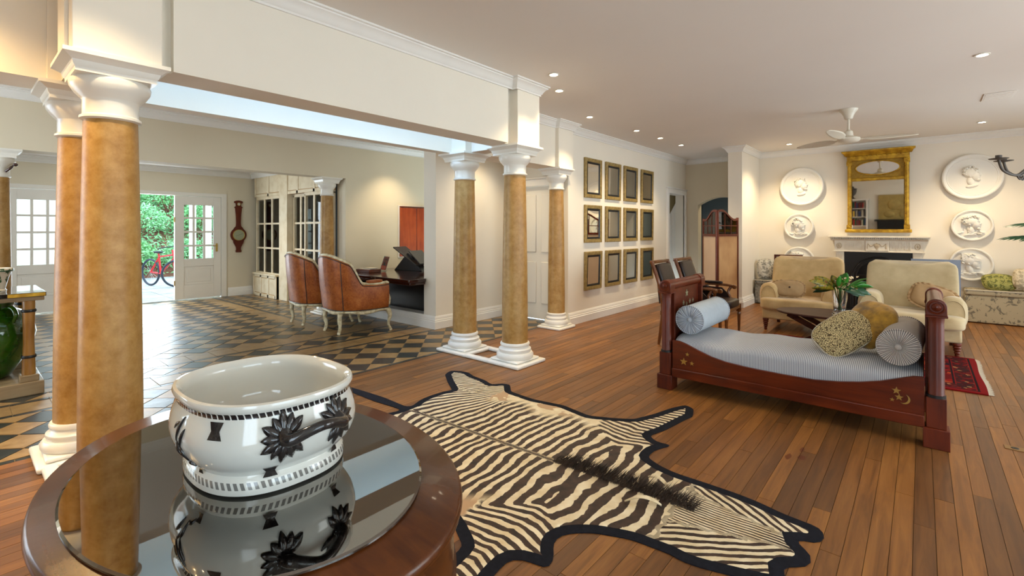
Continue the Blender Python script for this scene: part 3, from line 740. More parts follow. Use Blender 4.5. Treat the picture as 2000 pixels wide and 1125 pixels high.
zb = thing('zebra_hide_rug', 'zebra hide rug with black felt border on the plank floor', 'rug', (-3.015, 2.307, 0.0), 0.0419)
felt = smoothpoly(densify(poly, 0.03))
M['felt'] = simple('black_felt', (26,27,34), 0.95, var=0.25, scale=40, bump=0.3, bscale=400, spec=0.15)
MB().prism(felt, 0.001, 0.0055).build('felt_border', M['felt'], zb)
hide = offset(smoothpoly(densify(poly, 0.03)), 0.058)
# drop folded-over points of the inset outline, keep those well inside the felt
hide = [p for p in hide if inside(p, felt) and min(math.dist(p, q) for q in felt) > 0.049]
hide = [p for p in hide if p[0] > -0.62]
hv = [Vector(p) for p in hide]; nb = len(hv); he = [(i, (i+1) % nb) for i in range(nb)]
g = 0.02; u = -0.62
while u < 2.7:
    v = -1.42
    while v < 1.46:
        p = (u+random.uniform(-.2,.2)*g, v+random.uniform(-.2,.2)*g)
        if inside(p, hide): hv.append(Vector(p))
        v += g
    u += g
cv, ce, cf, _, _, _ = delaunay_2d_cdt(hv, he, [], 1, 1e-5)
def stripes(u, v):
    """phase (in periods), dark share, bald"""
    a = abs(v); duty = 0.5; bald = 0.0
    if u > 2.08:                                     # head
        hw = 0.02+0.16*(1-min(1,(u-2.08)/0.5)) if u > 2.08 else 0.15
        if a < hw*0.8+0.02: ph = v/0.020+0.25*math.sin(u*9); duty = 0.45+0.25*max(0,(u-2.4)/0.2)
        else: ph = (u*0.75+a*1.1)/0.055; duty = 0.5
    elif a > 0.40+0.95*abs(u-1.54) and u > 1.2:  # shoulders and front legs
        ph = 20.75-((a-0.3*abs(u-1.54)-0.4)/0.65)/0.0891-0.10*a*a/0.072; duty = 0.54
    elif u < 0.12 and a > 0.60-0.25*u:               # hind legs
        ph = (u*-0.80+a*0.55)/0.042; duty = 0.5
    elif u < 0.0 and a < 0.07: ph = u/0.03
    elif u < 0.48:
        th = math.atan2(0.48-u, max(0.02, 1.02-a)); ph = (0.48-1.02*th*0.9)/0.072
    elif u < 1.30: ph = 0.48/0.072+(u-0.48-0.10*a*a)/0.072; duty = 0.56
    else:
        ph = 20.75-abs(u-1.54)/0.0891-0.10*a*a/0.072 if u > 1.54 else 20.75-(1.54-u)/0.0891-0.10*a*a/0.072; duty = 0.58
    if 0.3 < u < 1.28: bald = max(0.0, min(1.0, (a-0.55-0.06*math.sin(u*13))/0.10))
    if u < 1.38 and a < 0.012: ph = 0.75; duty = 0.9
    return ph, duty, bald
me = bpy.data.meshes.new('hide'); zz = [0.0085 if i >= nb else 0.0065 for i in range(len(cv))]
me.from_pydata([(p[0], p[1], 0.0085 if i >= nb else 0.0062) for i, p in enumerate(cv)], [], [list(f) for f in cf])
A = {nm: me.attributes.new(nm, 'FLOAT', 'POINT') for nm in ('ph','duty','bald')}
vals = [stripes(p[0], p[1]) for p in cv]
for q, nm in enumerate(('ph','duty','bald')): A[nm].data.foreach_set('value', [x[q] for x in vals])
me.shade_smooth()
k = N('zebra_hide'); at = lambda nm: (lambda x: (setattr(x,'attribute_name',nm), x.outputs['Fac'])[1])(k.n('Attribute'))
v = k.coord('Object'); nz = k.noise(v, 3.2, 3, 0.5); nz2 = k.noise(v, 30, 4, 0.6)
ph = k.math('ADD', at('ph'), k.math('ADD', k.math('MULTIPLY', k.math('SUBTRACT', nz, 0.5), 1.9), k.math('MULTIPLY', k.math('SUBTRACT', nz2, 0.5), 0.18)))
s = k.math('SINE', k.math('MULTIPLY', ph, 2*PI))
th = k.math('MULTIPLY', k.math('SUBTRACT', 0.5, at('duty')), 3.1)
dk = k.math('MULTIPLY', k.math('SUBTRACT', s, th), 7.0, clamp=True)
dk = k.math('MULTIPLY', dk, k.math('SUBTRACT', 1.0, k.math('MULTIPLY', at('bald'), 1.0)), clamp=True)
cream = k.ramp(k.noise(v, 12, 4), [(0.3, lin((214,190,146))), (0.7, lin((240,224,190)))])
br = k.ramp(k.noise(v, 20, 3), [(0.3, lin((34,22,16))), (0.7, lin((70,48,34)))])
patch = k.math('MULTIPLY', k.math('GREATER_THAN', k.noise(v, 4.5, 3), 0.52), at('bald'))
cream = k.mix(patch, cream, lin((186,150,112)))
k.col(k.mix(dk, cream, br)); k.set(Roughness=0.6); k.bump(k.noise(k.coord('Object',(1,1,1)), 260, 3), 0.25, 0.002); M['zebra'] = k.m
me.materials.append(M['zebra']); ho = bpy.data.objects.new('hide', me); C.objects.link(ho); ho.parent = zb
M['mane'] = simple('mane_hair', (58,44,34), 0.6, var=0.7, scale=30)
mb = MB(); random.seed(8)
for i in range(1700):
    u = random.uniform(1.33, 2.16); h = 0.062*(0.45+0.55*min(1,(u-1.33)/0.12))*random.uniform(0.6,1.1)
    v = random.gauss(0, 0.009)-0.006; lean = random.gauss(0.035, 0.035); du = random.uniform(0.0,0.05); w = 0.0016
    mb.add([(u-w,v,0.007),(u+w,v,0.007),(u+du*0.5,v+lean*0.5,0.007+h*0.6),(u+du,v+lean,0.007+h)], [(0,1,2),(0,2,3)])
o = mb.build('mane', M['mane'], zb); o['kind'] = 'stuff'
for sv in (1, -1):
    def ear(u, v, sv=sv):
        L = u*0.19; wd = 0.034*math.sin(PI*min(1,u*0.93+0.06)); a = (v-0.5)*2*wd
        return (2.02-L*0.85, sv*(0.075+L*0.42+a*0.5)+0, 0.012+0.03*math.sin(PI*u)+abs(v-0.5)*0.018)
    MB().surf(ear, 10, 5).build('ear', M['zebra'], zb, smooth=60, solid=0.003)
# ------------------------------------------------------------------ day bed
db = thing('day_bed', 'mahogany day bed with scooped side rails and brass stars', 'day bed', (0,0,0))
yf, yb = 4.075, 4.985
def half_col(x, y, z0, z1, r): 
    return MB().lathe([(r*1.08,z0),(r*1.08,z0+0.012),(r,z0+0.018),(r*0.93,z1-0.05),(r*0.90,z1-0.045),(r*0.98,z1-0.012),(r*1.02,z1)], 24, c=(x,y,0))
M['cavity'] = M['darkwood']
for xe, xs in ((-1.722, -1), (0.072, 1)):          # the two ends
    for ye, ys in ((yf+0.066, -1), (yb-0.066, 1)): # front and back posts
        MB().box(xe-0.066,xe+0.066,ye-0.066,ye+0.066,0,0.128).build('foot_block', M['mahogz'], db, bevel=0.004)
        MB().box(xe-0.050,xe+0.050,ye-0.050,ye+0.060 if ys < 0 else ye+0.05,0.128,0.322).build('post_base', M['mahogz'], db, bevel=0.003)
        half_col(xe, ye-0.012*(-ys), 0.322, 0.838, 0.042).build('post_column', M['mahogz'], db, smooth=40)
        MB().lathe([(0.049,0.322),(0.049,0.34)], 24, c=(xe,ye+0.012*ys,0)).build('post_collar', M['black'], db, smooth=40)
        MB().box(xe-0.056,xe+0.056,ye-0.056,ye+0.056,0.838,0.850).build('post_cap', M['mahogz'], db, bevel=0.003)
        # scroll block with round top and boss
        s = MB(); pts = [(xe-0.052,0.85),(xe+0.052,0.85)]+[(xe+0.052*math.cos(PI*i/14), 0.905+0.052*math.sin(PI*i/14)) for i in range(15)]
        s.prism(pts, ye-0.05, ye+0.05, lambda u,v,w: (u,w,v)); so = s.build('scroll_block', M['mahog'], db, bevel=0.003)
        d = MB(); yy = ye+ys*0.05
        d.lathe([(0.046,0),(0.046,0.006),(0.038,0.008),(0.034,0.004),(0.026,0.004),(0.022,0.014),(0.010,0.019),(0.0,0.02)], 28, cap=False).xf(T(xe,yy,0.905) @ Rx(PI/2 if ys < 0 else -PI/2))
        d.build('boss', M['mahog'], so, smooth=40)
        MB().box(xe-0.018 if xs < 0 else xe-0.052, xe+0.052 if xs < 0 else xe+0.018, ye+0.03 if ys < 0 else ye-0.06, ye+0.06 if ys < 0 else ye-0.03, 0.13, 0.85).build('stile', M['mahogz'], db)
    MB().tube([(xe,yf+0.11,0.905),(xe,yb-0.11,0.905)], 0.045, 28).build('top_roll', M['mahog'], db, smooth=50)
    MB().box(xe-0.012,xe+0.02,yf+0.12,yb-0.12,0.20,0.88).build('end_panel', M['mahog'], db, bevel=0.003)
    MB().box(xe-0.03,xe+0.035,yf+0.1,yb-0.1,0.13,0.235).build('end_rail', M['mahog'], db, bevel=0.003)
railtop = [(-1.66,0.434),(-1.60,0.432),(-1.541,0.417),(-1.44,0.378),(-1.33,0.342),(-1.22,0.320),(-1.08,0.309),(-0.948,0.303),(-0.80,0.300),(-0.60,0.301),(-0.45,0.318),(-0.33,0.340),(-0.212,0.372),(-0.12,0.408),(-0.041,0.438),(0.015,0.442)]
for yy in (4.105, yb-0.055):
    q = MB(); q.prism(railtop+[(0.015,0.118),(-1.66,0.118)], yy, yy+0.026, lambda u,v,w: (u,w,v)); r = q.build('side_rail', M['mahog'], db, bevel=0.003)
    if yy < 4.5:
        MB().box(-1.66,0.015,4.088,4.106,0.118,0.196).build('lower_moulding', M['mahog'], r, bevel=0.006)
MB().box(-1.66,0.01,4.13,yb-0.06,0.19,0.215).build('slat_base', M['darkwood'], db)
def star(r, rr=0.42, n=5, a0=0.3):
    return [((r if i % 2 == 0 else r*rr)*math.cos(PI*i/n+a0), (r if i % 2 == 0 else r*rr)*math.sin(PI*i/n+a0)) for i in range(2*n)]
def plate(pts, x, z): return MB().prism([(x+a, z+b) for a,b in pts], 4.101, 4.106, lambda u,v,w: (u,w,v))
for x, z, r in ((-1.559,0.264,0.034),(-1.489,0.260,0.020),(-1.528,0.331,0.018),(-0.128,0.326,0.026),(-0.114,0.285,0.024),(-0.150,0.262,0.014)):
    plate(star(r), x, z).build('brass_star', M['brass'], db)
moon = [(0.032*math.cos(a), 0.032*math.sin(a)) for a in [(-2.0+3.0*i/14) for i in range(15)]]+[(-0.012+0.033*math.cos(a), 0.006+0.033*math.sin(a)) for a in [(0.85-2.65*i/14) for i in range(15)]]
plate(moon, -0.088, 0.278).build('brass_moon', M['brass'], db)
M['silver'] = simple('tarnished_inlay', (170,172,140), 0.35, 0.5)
for y, z, r in ((4.55,0.80,0.036),(4.47,0.715,0.027),(4.55,0.70,0.02),(4.63,0.715,0.026),(4.71,0.715,0.024),(4.36,0.655,0.026)):
    MB().prism(star(r, 0.4), -1.7025, -1.698, lambda u,v,w,y=y,z=z: (w,y+u,z+v)).build('inlaid_star', M['silver'], db)
# striped ticking
def ticking(name, base, stripe, freq, axis, rough=0.85):
    k = N(name); v = k.n('TexCoord').outputs['Object']; sp = k.n('SeparateXYZ'); k.l(v, sp.inputs[0])
    w = k.math('SINE', k.math('ADD', k.math('MULTIPLY', sp.outputs[axis], freq*2*PI), k.math('MULTIPLY', k.noise(v, 3, 2), 1.5)))
    m = k.math('GREATER_THAN', w, 0.35)
    c = k.mix(k.math('MULTIPLY', m, 0.8), lin(base), lin(stripe)); k.col(c); k.set(Roughness=rough); k.b.inputs['Sheen Weight'].default_value = 0.15
    k.bump(k.noise(v, 7, 3), 0.35, 0.02); return k.m
M['tick'] = ticking('blue_striped_ticking', (196,198,200), (74,82,104), 88, 0)
def mattress(x0, x1, y0, y1, z0, z1):
    def fn(u, v):
        a = u; x = x0+(x1-x0)*a; t = v*2*PI
        zt = z1+0.008*math.sin(7*x+1.0)+0.005*math.sin(17*x)
        cy, hy = (y0+y1)/2, (y1-y0)/2; cz, hz = (z0+zt)/2, (zt-z0)/2
        e = 0.32; c, s = math.cos(t), math.sin(t); k = 1-0.06*max(0, abs(2*a-1)-0.96)/0.04
        crown = 0.022*(1-(c*abs(c)**(e-1))**2) if s > 0 else 0
        return (x, cy+hy*k*math.copysign(abs(c)**e, c), cz+hz*k*math.copysign(abs(s)**e, s)+crown)
    mb = MB().surf(fn, 90, 56, cv=True); n = 90
    mb.f.append(tuple(j*n for j in range(56))); mb.f.append(tuple(j*n+n-1 for j in range(56)))
    return mb
mt = mattress(-1.655, 0.008, 4.133, yb-0.06, 0.217, 0.446).build('striped_mattress', M['tick'], smooth=50); tag(mt, 'blue and white striped mattress on the day bed', 'mattress')
def bolster(name, x, z, y0, y1, r, m, mend, label, rz=0):
    t = thing(name, label, 'bolster', (x, (y0+y1)/2, z), rz); L = (y1-y0)/2
    prof = [(r*0.97,-L+0.004),(r,-L+0.02),(r*1.01,0),(r,L-0.02),(r*0.97,L-0.004)]
    MB().lathe(prof, 48).xf(Rx(PI/2)).build('bolster_body', m, t, smooth=50)
    for sg in (1, -1):
        def fn(u, v, sg=sg):
            a = 2*PI*u; rr = r*0.985*v; pl = 0.005*math.sin(a*30)*min(1, v*2)*(1 if v < 0.97 else 0)
            return (rr*math.cos(a), sg*(L-0.004+0.018*math.sin(PI*v)-0.012*(1-v)+pl), rr*math.sin(a))
        e = MB().surf(fn, 180, 8, cu=True).build('gathered_end', mend, t, smooth=60)
        MB().ball((0, sg*(L+0.004), 0), 0.019, 0.010, 0.019).build('button', mend, e, smooth=60)
        MB().tube([(r*math.cos(2*PI*i/40), sg*(L-0.002), r*math.sin(2*PI*i/40)) for i in range(41)], 0.005, 6, cap=False).build('piping', mend, e, smooth=60)
    return t
M['bluecloth'] = simple('pale_blue_cotton', (176,186,194), 0.85, var=0.04, scale=20, bump=0.15, bscale=30)
M['greycloth'] = simple('grey_ticking', (166,160,154), 0.85, var=0.05, scale=30, bump=0.15, bscale=30)
def radial(name, base, stripe, n):
    k = N(name); v = k.n('TexCoord').outputs['Object']; sp = k.n('SeparateXYZ'); k.l(v, sp.inputs[0])
    a = k.math('ARCTAN2', sp.outputs[2], sp.outputs[0]); w = k.math('SINE', k.math('MULTIPLY', a, float(n)))
    k.col(k.mix(k.math('MULTIPLY', k.math('GREATER_THAN', w, 0.0), 0.75), lin(base), lin(stripe))); k.set(Roughness=0.85); return k.m
M['blueend'] = radial('pale_blue_gathers', (188,196,204), (132,142,156), 45)
M['greyend'] = radial('striped_gathers', (214,206,196), (58,56,66), 58)
bolster('bolster', -1.545, 0.612, 4.20, 4.93, 0.122, M['bluecloth'], M['blueend'], 'pale blue bolster at the left end of the day bed')
bolster('bolster', -0.105, 0.600, 4.19, 4.86, 0.120, M['greycloth'], M['greyend'], 'grey striped bolster at the right end of the day bed', -0.05)
def cushion(w, h, th, pinch=0.75, n=24):
    def fn(u, v):
        a = 2*PI*u; b = PI*v-PI/2; sp = lambda x, e: math.copysign(abs(x)**e, x)
        r = abs(math.cos(b))**0.55; sq = 0.62
        x, y = sp(math.cos(a), sq)*r, sp(math.sin(a), sq)*r
        rad = max(abs(x), abs(y)); wr = 1+0.02*math.sin(5*a+1.3)
        return (w*x*wr, h*y*wr, th*sp(math.sin(b), 0.9)*(1-0.25*(abs(x*y)))+0.006*math.sin(6*x+3*y))
    return MB().surf(fn, 48, 20, cu=True)
k = N('spotted_velvet'); v = k.coord('Object'); vo = k.n('TexVoronoi'); vo.inputs['Scale'].default_value = 95; k.l(v, vo.inputs['Vector'])
vo.feature = 'DISTANCE_TO_EDGE'
m = k.math('LESS_THAN', vo.outputs['Distance'], 0.12); k.col(k.mix(m, lin((222,204,150)), lin((84,66,36)))); k.set(Roughness=0.8)
k.bump(k.noise(v, 12, 3), 0.4, 0.02); M['spot'] = k.m
k = N('mustard_velvet'); v = k.coord('Object'); f = k.noise(v, 14, 4); k.col(k.ramp(f, [(0.3, lin((104,76,12))), (0.7, lin((196,146,30)))])); k.set(Roughness=0.65); k.b.inputs['Sheen Weight'].default_value = 0.4; k.bump(k.noise(v, 26, 4), 0.3, 0.02); M['mustard'] = k.m
M['linen'] = simple('natural_linen', (206,196,176), 0.85)
def orient(o, ex, ez):
    x = Vector(ex).normalized(); z = Vector(ez); z = (z-x*z.dot(x)).normalized(); y = z.cross(x)
    o.rotation_euler = Matrix((x, y, z)).transposed().to_euler()
t = thing('cushion', 'flat spotted cushion leaning on the mustard cushion', 'cushion', (-0.455, 4.42, 0.612)); orient(t, (0.66,0.52,0.50), (0.42,-0.62,0.70))
mb = cushion(0.205, 0.14, 0.04); mb.build('cover', M['spot'], t, smooth=60)
MB().surf(lambda u, v: (lambda sp: (0.207*sp(math.cos(2*PI*u)), 0.142*sp(math.sin(2*PI*u)), (v-0.5)*0.03-0.012))(lambda x: math.copysign(abs(x)**0.62, x)), 48, 3, cu=True).build('edge_band', M['linen'], t, smooth=60, solid=0.004)
t = thing('cushion', 'mustard velvet cushion against the grey bolster', 'cushion', (-0.315, 4.60, 0.672)); orient(t, (0.45,0.42,0.80), (-0.55,-0.75,0.35))
cushion(0.195, 0.175, 0.075).build('cover', M['mustard'], t, smooth=60)
# ------------------------------------------------------------------ lounge armchairs
k = N('beige_velvet'); v = k.coord('Object'); f = k.noise(v, 5, 4); k.col(k.ramp(f, [(0.3, lin((182,148,94))), (0.7, lin((214,184,130)))])); k.set(Roughness=0.8); k.b.inputs['Sheen Weight'].default_value = 0.35; k.bump(k.noise(v, 9, 3), 0.25, 0.02); M['velvetA'] = k.m
k = N('grey_beige_velvet'); v = k.coord('Object'); f = k.noise(v, 4, 4); k.col(k.ramp(f, [(0.3, lin((178,158,118))), (0.7, lin((208,190,150)))])); k.set(Roughness=0.8); k.b.inputs['Sheen Weight'].default_value = 0.35; k.bump(k.noise(v, 9, 3), 0.25, 0.02); M['velvetB'] = k.m
def rbox(cx, cy, cz, hx, hy, hz, e=0.28, nu=40, nv=20):
    return MB().ball((cx,cy,cz), hx, hy, hz, nu, nv, e, e)
def armchair(loc, rz, m, label):
    t = thing('armchair', label, 'armchair', loc, rz)
    # faces -y, front at y = -0.36, back at y = +0.5
    MB().box(-0.44,0.44,-0.33,0.46,0.16,0.31).build('seat_frame', m, t, bevel=0.02)
    rbox(0,-0.06,0.372,0.475,0.34,0.085,0.3).build('seat_cushion', m, t, smooth=60)
    for sx in (-1, 1):
        def arm(u, v, sx=sx):
            a = 2*PI*u; y = -0.27+0.68*v; e = 0.75; taper = 1-0.10*v; en = 1-0.25*max(0,(0.06-v)/0.06)
            c, s = math.cos(a), math.sin(a)
            x = 0.122*en*math.copysign(abs(c)**e, c); z = 0.180*en*math.copysign(abs(s)**e, s)
            return (sx*(0.372+0.0*v)+x*taper, y, 0.475+z*taper-0.012*(1-v)*(0))
        mb = MB().surf(arm, 28, 16, cu=True); n = 28; mb.f.append(tuple(range(n))); mb.f.append(tuple(15*n+i for i in range(n)))
        a = mb.build('arm', m, t, smooth=50)
        MB().tube([(sx*0.372+0.095*math.cos(2*PI*i/30), -0.272, 0.475+0.14*math.sin(2*PI*i/30)) for i in range(31)], 0.004, 6, cap=False).build('arm_piping', m, a, smooth=60)
    def back(u, v):
        a = 2*PI*u; s = math.copysign(abs(math.sin(a))**0.28, math.sin(a)); c = math.copysign(abs(math.cos(a))**0.28, math.cos(a))
        z = 0.36+0.63*v; wd = 0.435+0.012*math.sin(PI*v)-0.075*(1-math.sqrt(max(0, 1-(max(0, v-0.86)/0.14)**2)))
        th = (0.115-0.03*v)*(1 if v < 0.93 else math.sqrt(max(0.05, 1-((v-0.93)/0.075)**2)))
        wav = 0.02*math.cos(2*PI*(c*0.5))*(v**4)*(-1)
        return (wd*c, 0.30+0.26*v*0.62+th*s, z+wav)
    mb = MB().surf(back, 44, 18, cu=True); n = 44; mb.f.append(tuple(range(n))); mb.f.append(tuple(17*n+i for i in range(n)))
    mb.build('backrest', m, t, smooth=60)
    leg = [(0.036,0.16),(0.040,0.14),(0.030,0.125),(0.037,0.11),(0.026,0.095),(0.033,0.08),(0.022,0.065),(0.028,0.05),(0.018,0.035),(0.021,0.015),(0.015,0.0)]
    for lx, ly in ((-0.40,-0.29),(0.40,-0.29)): MB().lathe(leg, 18, c=(lx,ly,0)).build('turned_leg', M['mahogz'], t, smooth=40)
    for lx, ly in ((-0.38,0.40),(0.38,0.40)): MB().bar((lx,ly,0.17),(lx,ly+0.03,0),0.04,0.04).build('back_leg', M['darkwood'], t)
    return t
armchair((-1.27, 7.745, 0), 0.0, M['velvetA'], 'beige velvet armchair behind the vase, left of the pair')
armchair((-0.105, 7.45, 0), 0.0, M['velvetB'], 'pale grey beige velvet armchair, right of the pair')
M['fawn'] = simple('fawn_linen', (168,138,98), 0.85, var=0.08, scale=14, bump=0.3, bscale=20)
t = thing('cushion', 'fawn buttoned cushion on the left armchair', 'cushion', (-1.42, 7.60, 0.58)); t.rotation_euler = (math.radians(62), 0, math.radians(10))
cushion(0.19, 0.115, 0.055).build('cover', M['fawn'], t, smooth=60)
MB().ball((0.02,0,0.056),0.013,0.013,0.006).build('button', M['darkwood'], t, smooth=60)
def frill(w, h):
    def fn(u, v):
        a = 2*PI*u; sp = lambda x: math.copysign(abs(x)**0.62, x); r = 0.97+0.16*v
        return (w*sp(math.cos(a))*r, h*sp(math.sin(a))*r*1.02, 0.010*math.sin(a*22)*v)
    return MB().surf(fn, 160, 4, cu=True)
frill(0.19, 0.115).build('frill', M['fawn'], t, smooth=60, solid=0.003)
t = thing('cushion', 'crumpled fawn cushion on the right armchair', 'cushion', (0.10, 7.37, 0.615)); t.rotation_euler = (math.radians(60), math.radians(18), math.radians(-8))
cushion(0.20, 0.14, 0.05).build('cover', M['fawn'], t, smooth=60); frill(0.20, 0.14).build('frill', M['fawn'], t, smooth=60, solid=0.003)
# ------------------------------------------------------------------ coffee table, vase, rug
M['cofftop'] = wood('dark_polished_mahogany', (34,12,6), (58,24,12), (78,36,18), 0, 2.0, 8, 0.42, 0.0)
t = thing('coffee_table', 'low oval dark wood table with crossed legs between the armchairs', 'coffee table', (-0.80, 6.72, 0))
ell_rings([(0.565,0.345,0.395),(0.58,0.36,0.402),(0.58,0.36,0.412),(0.572,0.352,0.42)]).build('table_top', M['cofftop'], t, smooth=40)
for yy in (-0.17, 0.17):
    MB().bar((-0.42,yy-0.02,0.395),(0.36,yy-0.02,0.0),0.03,0.06).build('crossed_leg', M['darkwood'], t, bevel=0.003)
    MB().bar((0.42,yy+0.02,0.395),(-0.36,yy+0.02,0.0),0.03,0.06).build('crossed_leg', M['darkwood'], t, bevel=0.003)
MB().bar((0,-0.2,0.205),(0,0.2,0.205),0.03,0.03).build('stretcher', M['darkwood'], t, bevel=0.003)
va = thing('glass_vase', 'clear glass vase of leaves and flowers on the coffee table', 'vase', (-0.71, 6.58, 0.421))
MB().lathe([(0.0,0.0),(0.055,0.0),(0.072,0.012),(0.075,0.03),(0.058,0.05),(0.06,0.10),(0.068,0.18),(0.074,0.26),(0.076,0.29),(0.072,0.29),(0.064,0.18),(0.056,0.10),(0.052,0.055),(0.0,0.045)], 36, cap=False).build('vase_body', M['glass'], va, smooth=50)
M['stem'] = simple('green_stem', (64,112,44), 0.5, var=0.2, scale=20)
M['leafg'] = simple('glossy_leaf', (44,118,36), 0.3, var=0.35, scale=14)
M['leafd'] = simple('dark_leaf', (22,70,40), 0.3, var=0.3, scale=14)
k = N('croton_leaf'); v = k.coord('Object'); f = k.noise(v, 30, 3); k.col(k.ramp(f, [(0.4, lin((60,64,20))), (0.55, lin((150,140,30))), (0.7, lin((120,50,24)))])); k.set(Roughness=0.35); M['croton'] = k.m
M['petal'] = simple('cream_petal', (226,204,166), 0.6, var=0.25, scale=30); M['petal2'] = simple('brown_petal', (176,138,80), 0.6, var=0.3, scale=30)
def leaf(base, dirv, L, W, curl=0.2, n=7, roll=0.0):
    b = Vector(base); d = Vector(dirv).normalized(); s = d.cross(Vector((0,0,1)))
    if s.length < 0.05: s = Vector((1,0,0))
    s.normalize(); u = s.cross(d).normalized(); s = s*math.cos(roll)+u*math.sin(roll); u = s.cross(d).normalized(); vs = []
    for i in range(n+1):
        q = i/n; wv = W*math.sin(PI*(0.04+0.95*q))**0.85; c = b+d*L*q-Vector((0,0,1))*curl*L*q*q
        vs += [c-s*wv+u*0.15*wv, c-u*0.12*wv, c+s*wv+u*0.15*wv]
    fs = []
    for i in range(n):
        for j in (0, 1): fs.append((i*3+j, i*3+j+1, (i+1)*3+j+1, (i+1)*3+j))
    return MB().add(vs, fs)
random.seed(3)
for i in range(14):
    a = random.uniform(0, 2*PI); r = random.uniform(0.0, 0.035)
    P = [(r*math.cos(a+2.5), r*math.sin(a+2.5), 0.06), (r*math.cos(a), r*math.sin(a), 0.2), (r*2.2*math.cos(a), r*2.2*math.sin(a), 0.36)]
    MB().tube(bez(P, 5), 0.004, 6).build('stem', M['stem'], va, smooth=60)
Rr = (0.76, 0.65)   # towards the right of the room
def vleaf(lat, h, L, W, m, curl=0.25, dep=0.0):
    d = (Rr[0]*lat-Rr[1]*dep, Rr[1]*lat+Rr[0]*dep, h); leaf((d[0]*0.06, d[1]*0.06, 0.30), d, L, W, curl, 7, random.choice((-1,1))*random.uniform(0.7,1.3)).build('leaf', M[m], va, smooth=60, solid=0.0015)
for q in ((-1,0.75,0.27,0.038,'croton'),(-0.7,0.9,0.25,0.036,'croton'),(-1.1,0.42,0.22,0.034,'croton'),(-0.35,1.1,0.24,0.034,'leafg'),(0.05,1.2,0.25,0.034,'leafg'),(0.3,1.1,0.22,0.03,'leafg'),(1.0,0.45,0.26,0.036,'leafg'),(1.1,0.1,0.22,0.034,'leafd'),(0.8,-0.1,0.18,0.03,'leafd'),(-0.8,0.05,0.17,0.03,'leafd'),(0.5,0.0,0.17,0.03,'leafd'),(0.9,0.85,0.22,0.022,'leafg'),(0.7,1.0,0.26,0.018,'stem'),(-0.1,0.9,0.2,0.03,'croton')):
    vleaf(q[0], q[1], q[2]*1.2, q[3]*1.35, q[4], 0.3, random.uniform(-0.6,0.5))
for i in range(90):
    lat = random.gauss(0.05, 0.06); dep = random.gauss(-0.03, 0.04); h = random.uniform(0.31, 0.43)
    c = (Rr[0]*lat-Rr[1]*dep*-1*-1, Rr[1]*lat+Rr[0]*dep, h)
    leaf(c, (random.gauss(0,1), random.gauss(0,1), random.uniform(0.1,1)), random.uniform(0.035,0.06), 0.014, 0.3, 3).build('petal', M['petal' if i % 3 else 'petal2'], va, smooth=60)
k = N('red_persian_rug'); v = k.n('TexCoord').outputs['Generated']; sp = k.n('SeparateXYZ'); k.l(v, sp.inputs[0])
ex = k.math('MULTIPLY', k.math('MINIMUM', sp.outputs[0], k.math('SUBTRACT', 1.0, sp.outputs[0])), 1.93)
ey = k.math('MULTIPLY', k.math('MINIMUM', sp.outputs[1], k.math('SUBTRACT', 1.0, sp.outputs[1])), 1.47)
e = k.math('MINIMUM', ex, ey); obv = k.coord('Object', (1,1,1))
vo = k.n('TexVoronoi'); vo.inputs['Scale'].default_value = 16; k.l(obv, vo.inputs['Vector'])
fig = k.ramp(vo.outputs['Color'], [(0.3, lin((96,12,14))), (0.5, lin((128,20,18))), (0.62, lin((40,20,28))), (0.75, lin((150,60,30))), (0.9, lin((180,150,110)))], 'CONSTANT')
wv = k.n('TexVoronoi'); wv.inputs['Scale'].default_value = 34; k.l(obv, wv.inputs['Vector'])
fig2 = k.ramp(wv.outputs['Color'], [(0.3, lin((60,14,16))), (0.5, lin((110,18,16))), (0.7, lin((44,30,30))), (0.85, lin((150,110,70)))], 'CONSTANT')
bd = k.ramp(e, [(0.0, lin((120,16,18))), (0.05, lin((28,12,16))), (0.065, lin((120,20,18))), (0.2, lin((30,14,18))), (0.215, lin((130,22,20)))], 'CONSTANT')
inb = k.math('MULTIPLY', k.math('GREATER_THAN', e, 0.075), k.math('LESS_THAN', e, 0.195))
c = k.mix(k.math('GREATER_THAN', e, 0.22), bd, fig); c = k.mix(inb, c, fig2)
k.col(c); k.set(Roughness=0.95); k.b.inputs['Specular IOR Level'].default_value = 0.1; k.bump(k.noise(obv, 300, 2), 0.4, 0.004); M['rug'] = k.m
rg = thing('rug', 'red patterned woven rug under the coffee table', 'rug', (0,0,0))
mb = MB(); mb.surf(lambda u,v: (-1.5+(1.93+0.006*math.sin(9*v))*u, 5.68+1.48*v+0.01*math.sin(6*u), 0.007), 20, 20); mb.build('rug_field', M['rug'], rg, solid=0.010)
mb = MB(); random.seed(5)
for i in range(260):
    y = 5.69+1.46*i/260; mb.bar((0.428+0.006*math.sin(9*i/260),y,0.006),(0.46+random.uniform(-.006,.01)+0.006*math.sin(9*i/260),y+random.uniform(-.008,.008),0.004),0.003,0.002)
o = mb.build('fringe', M['linen'], rg); o['kind'] = 'stuff'
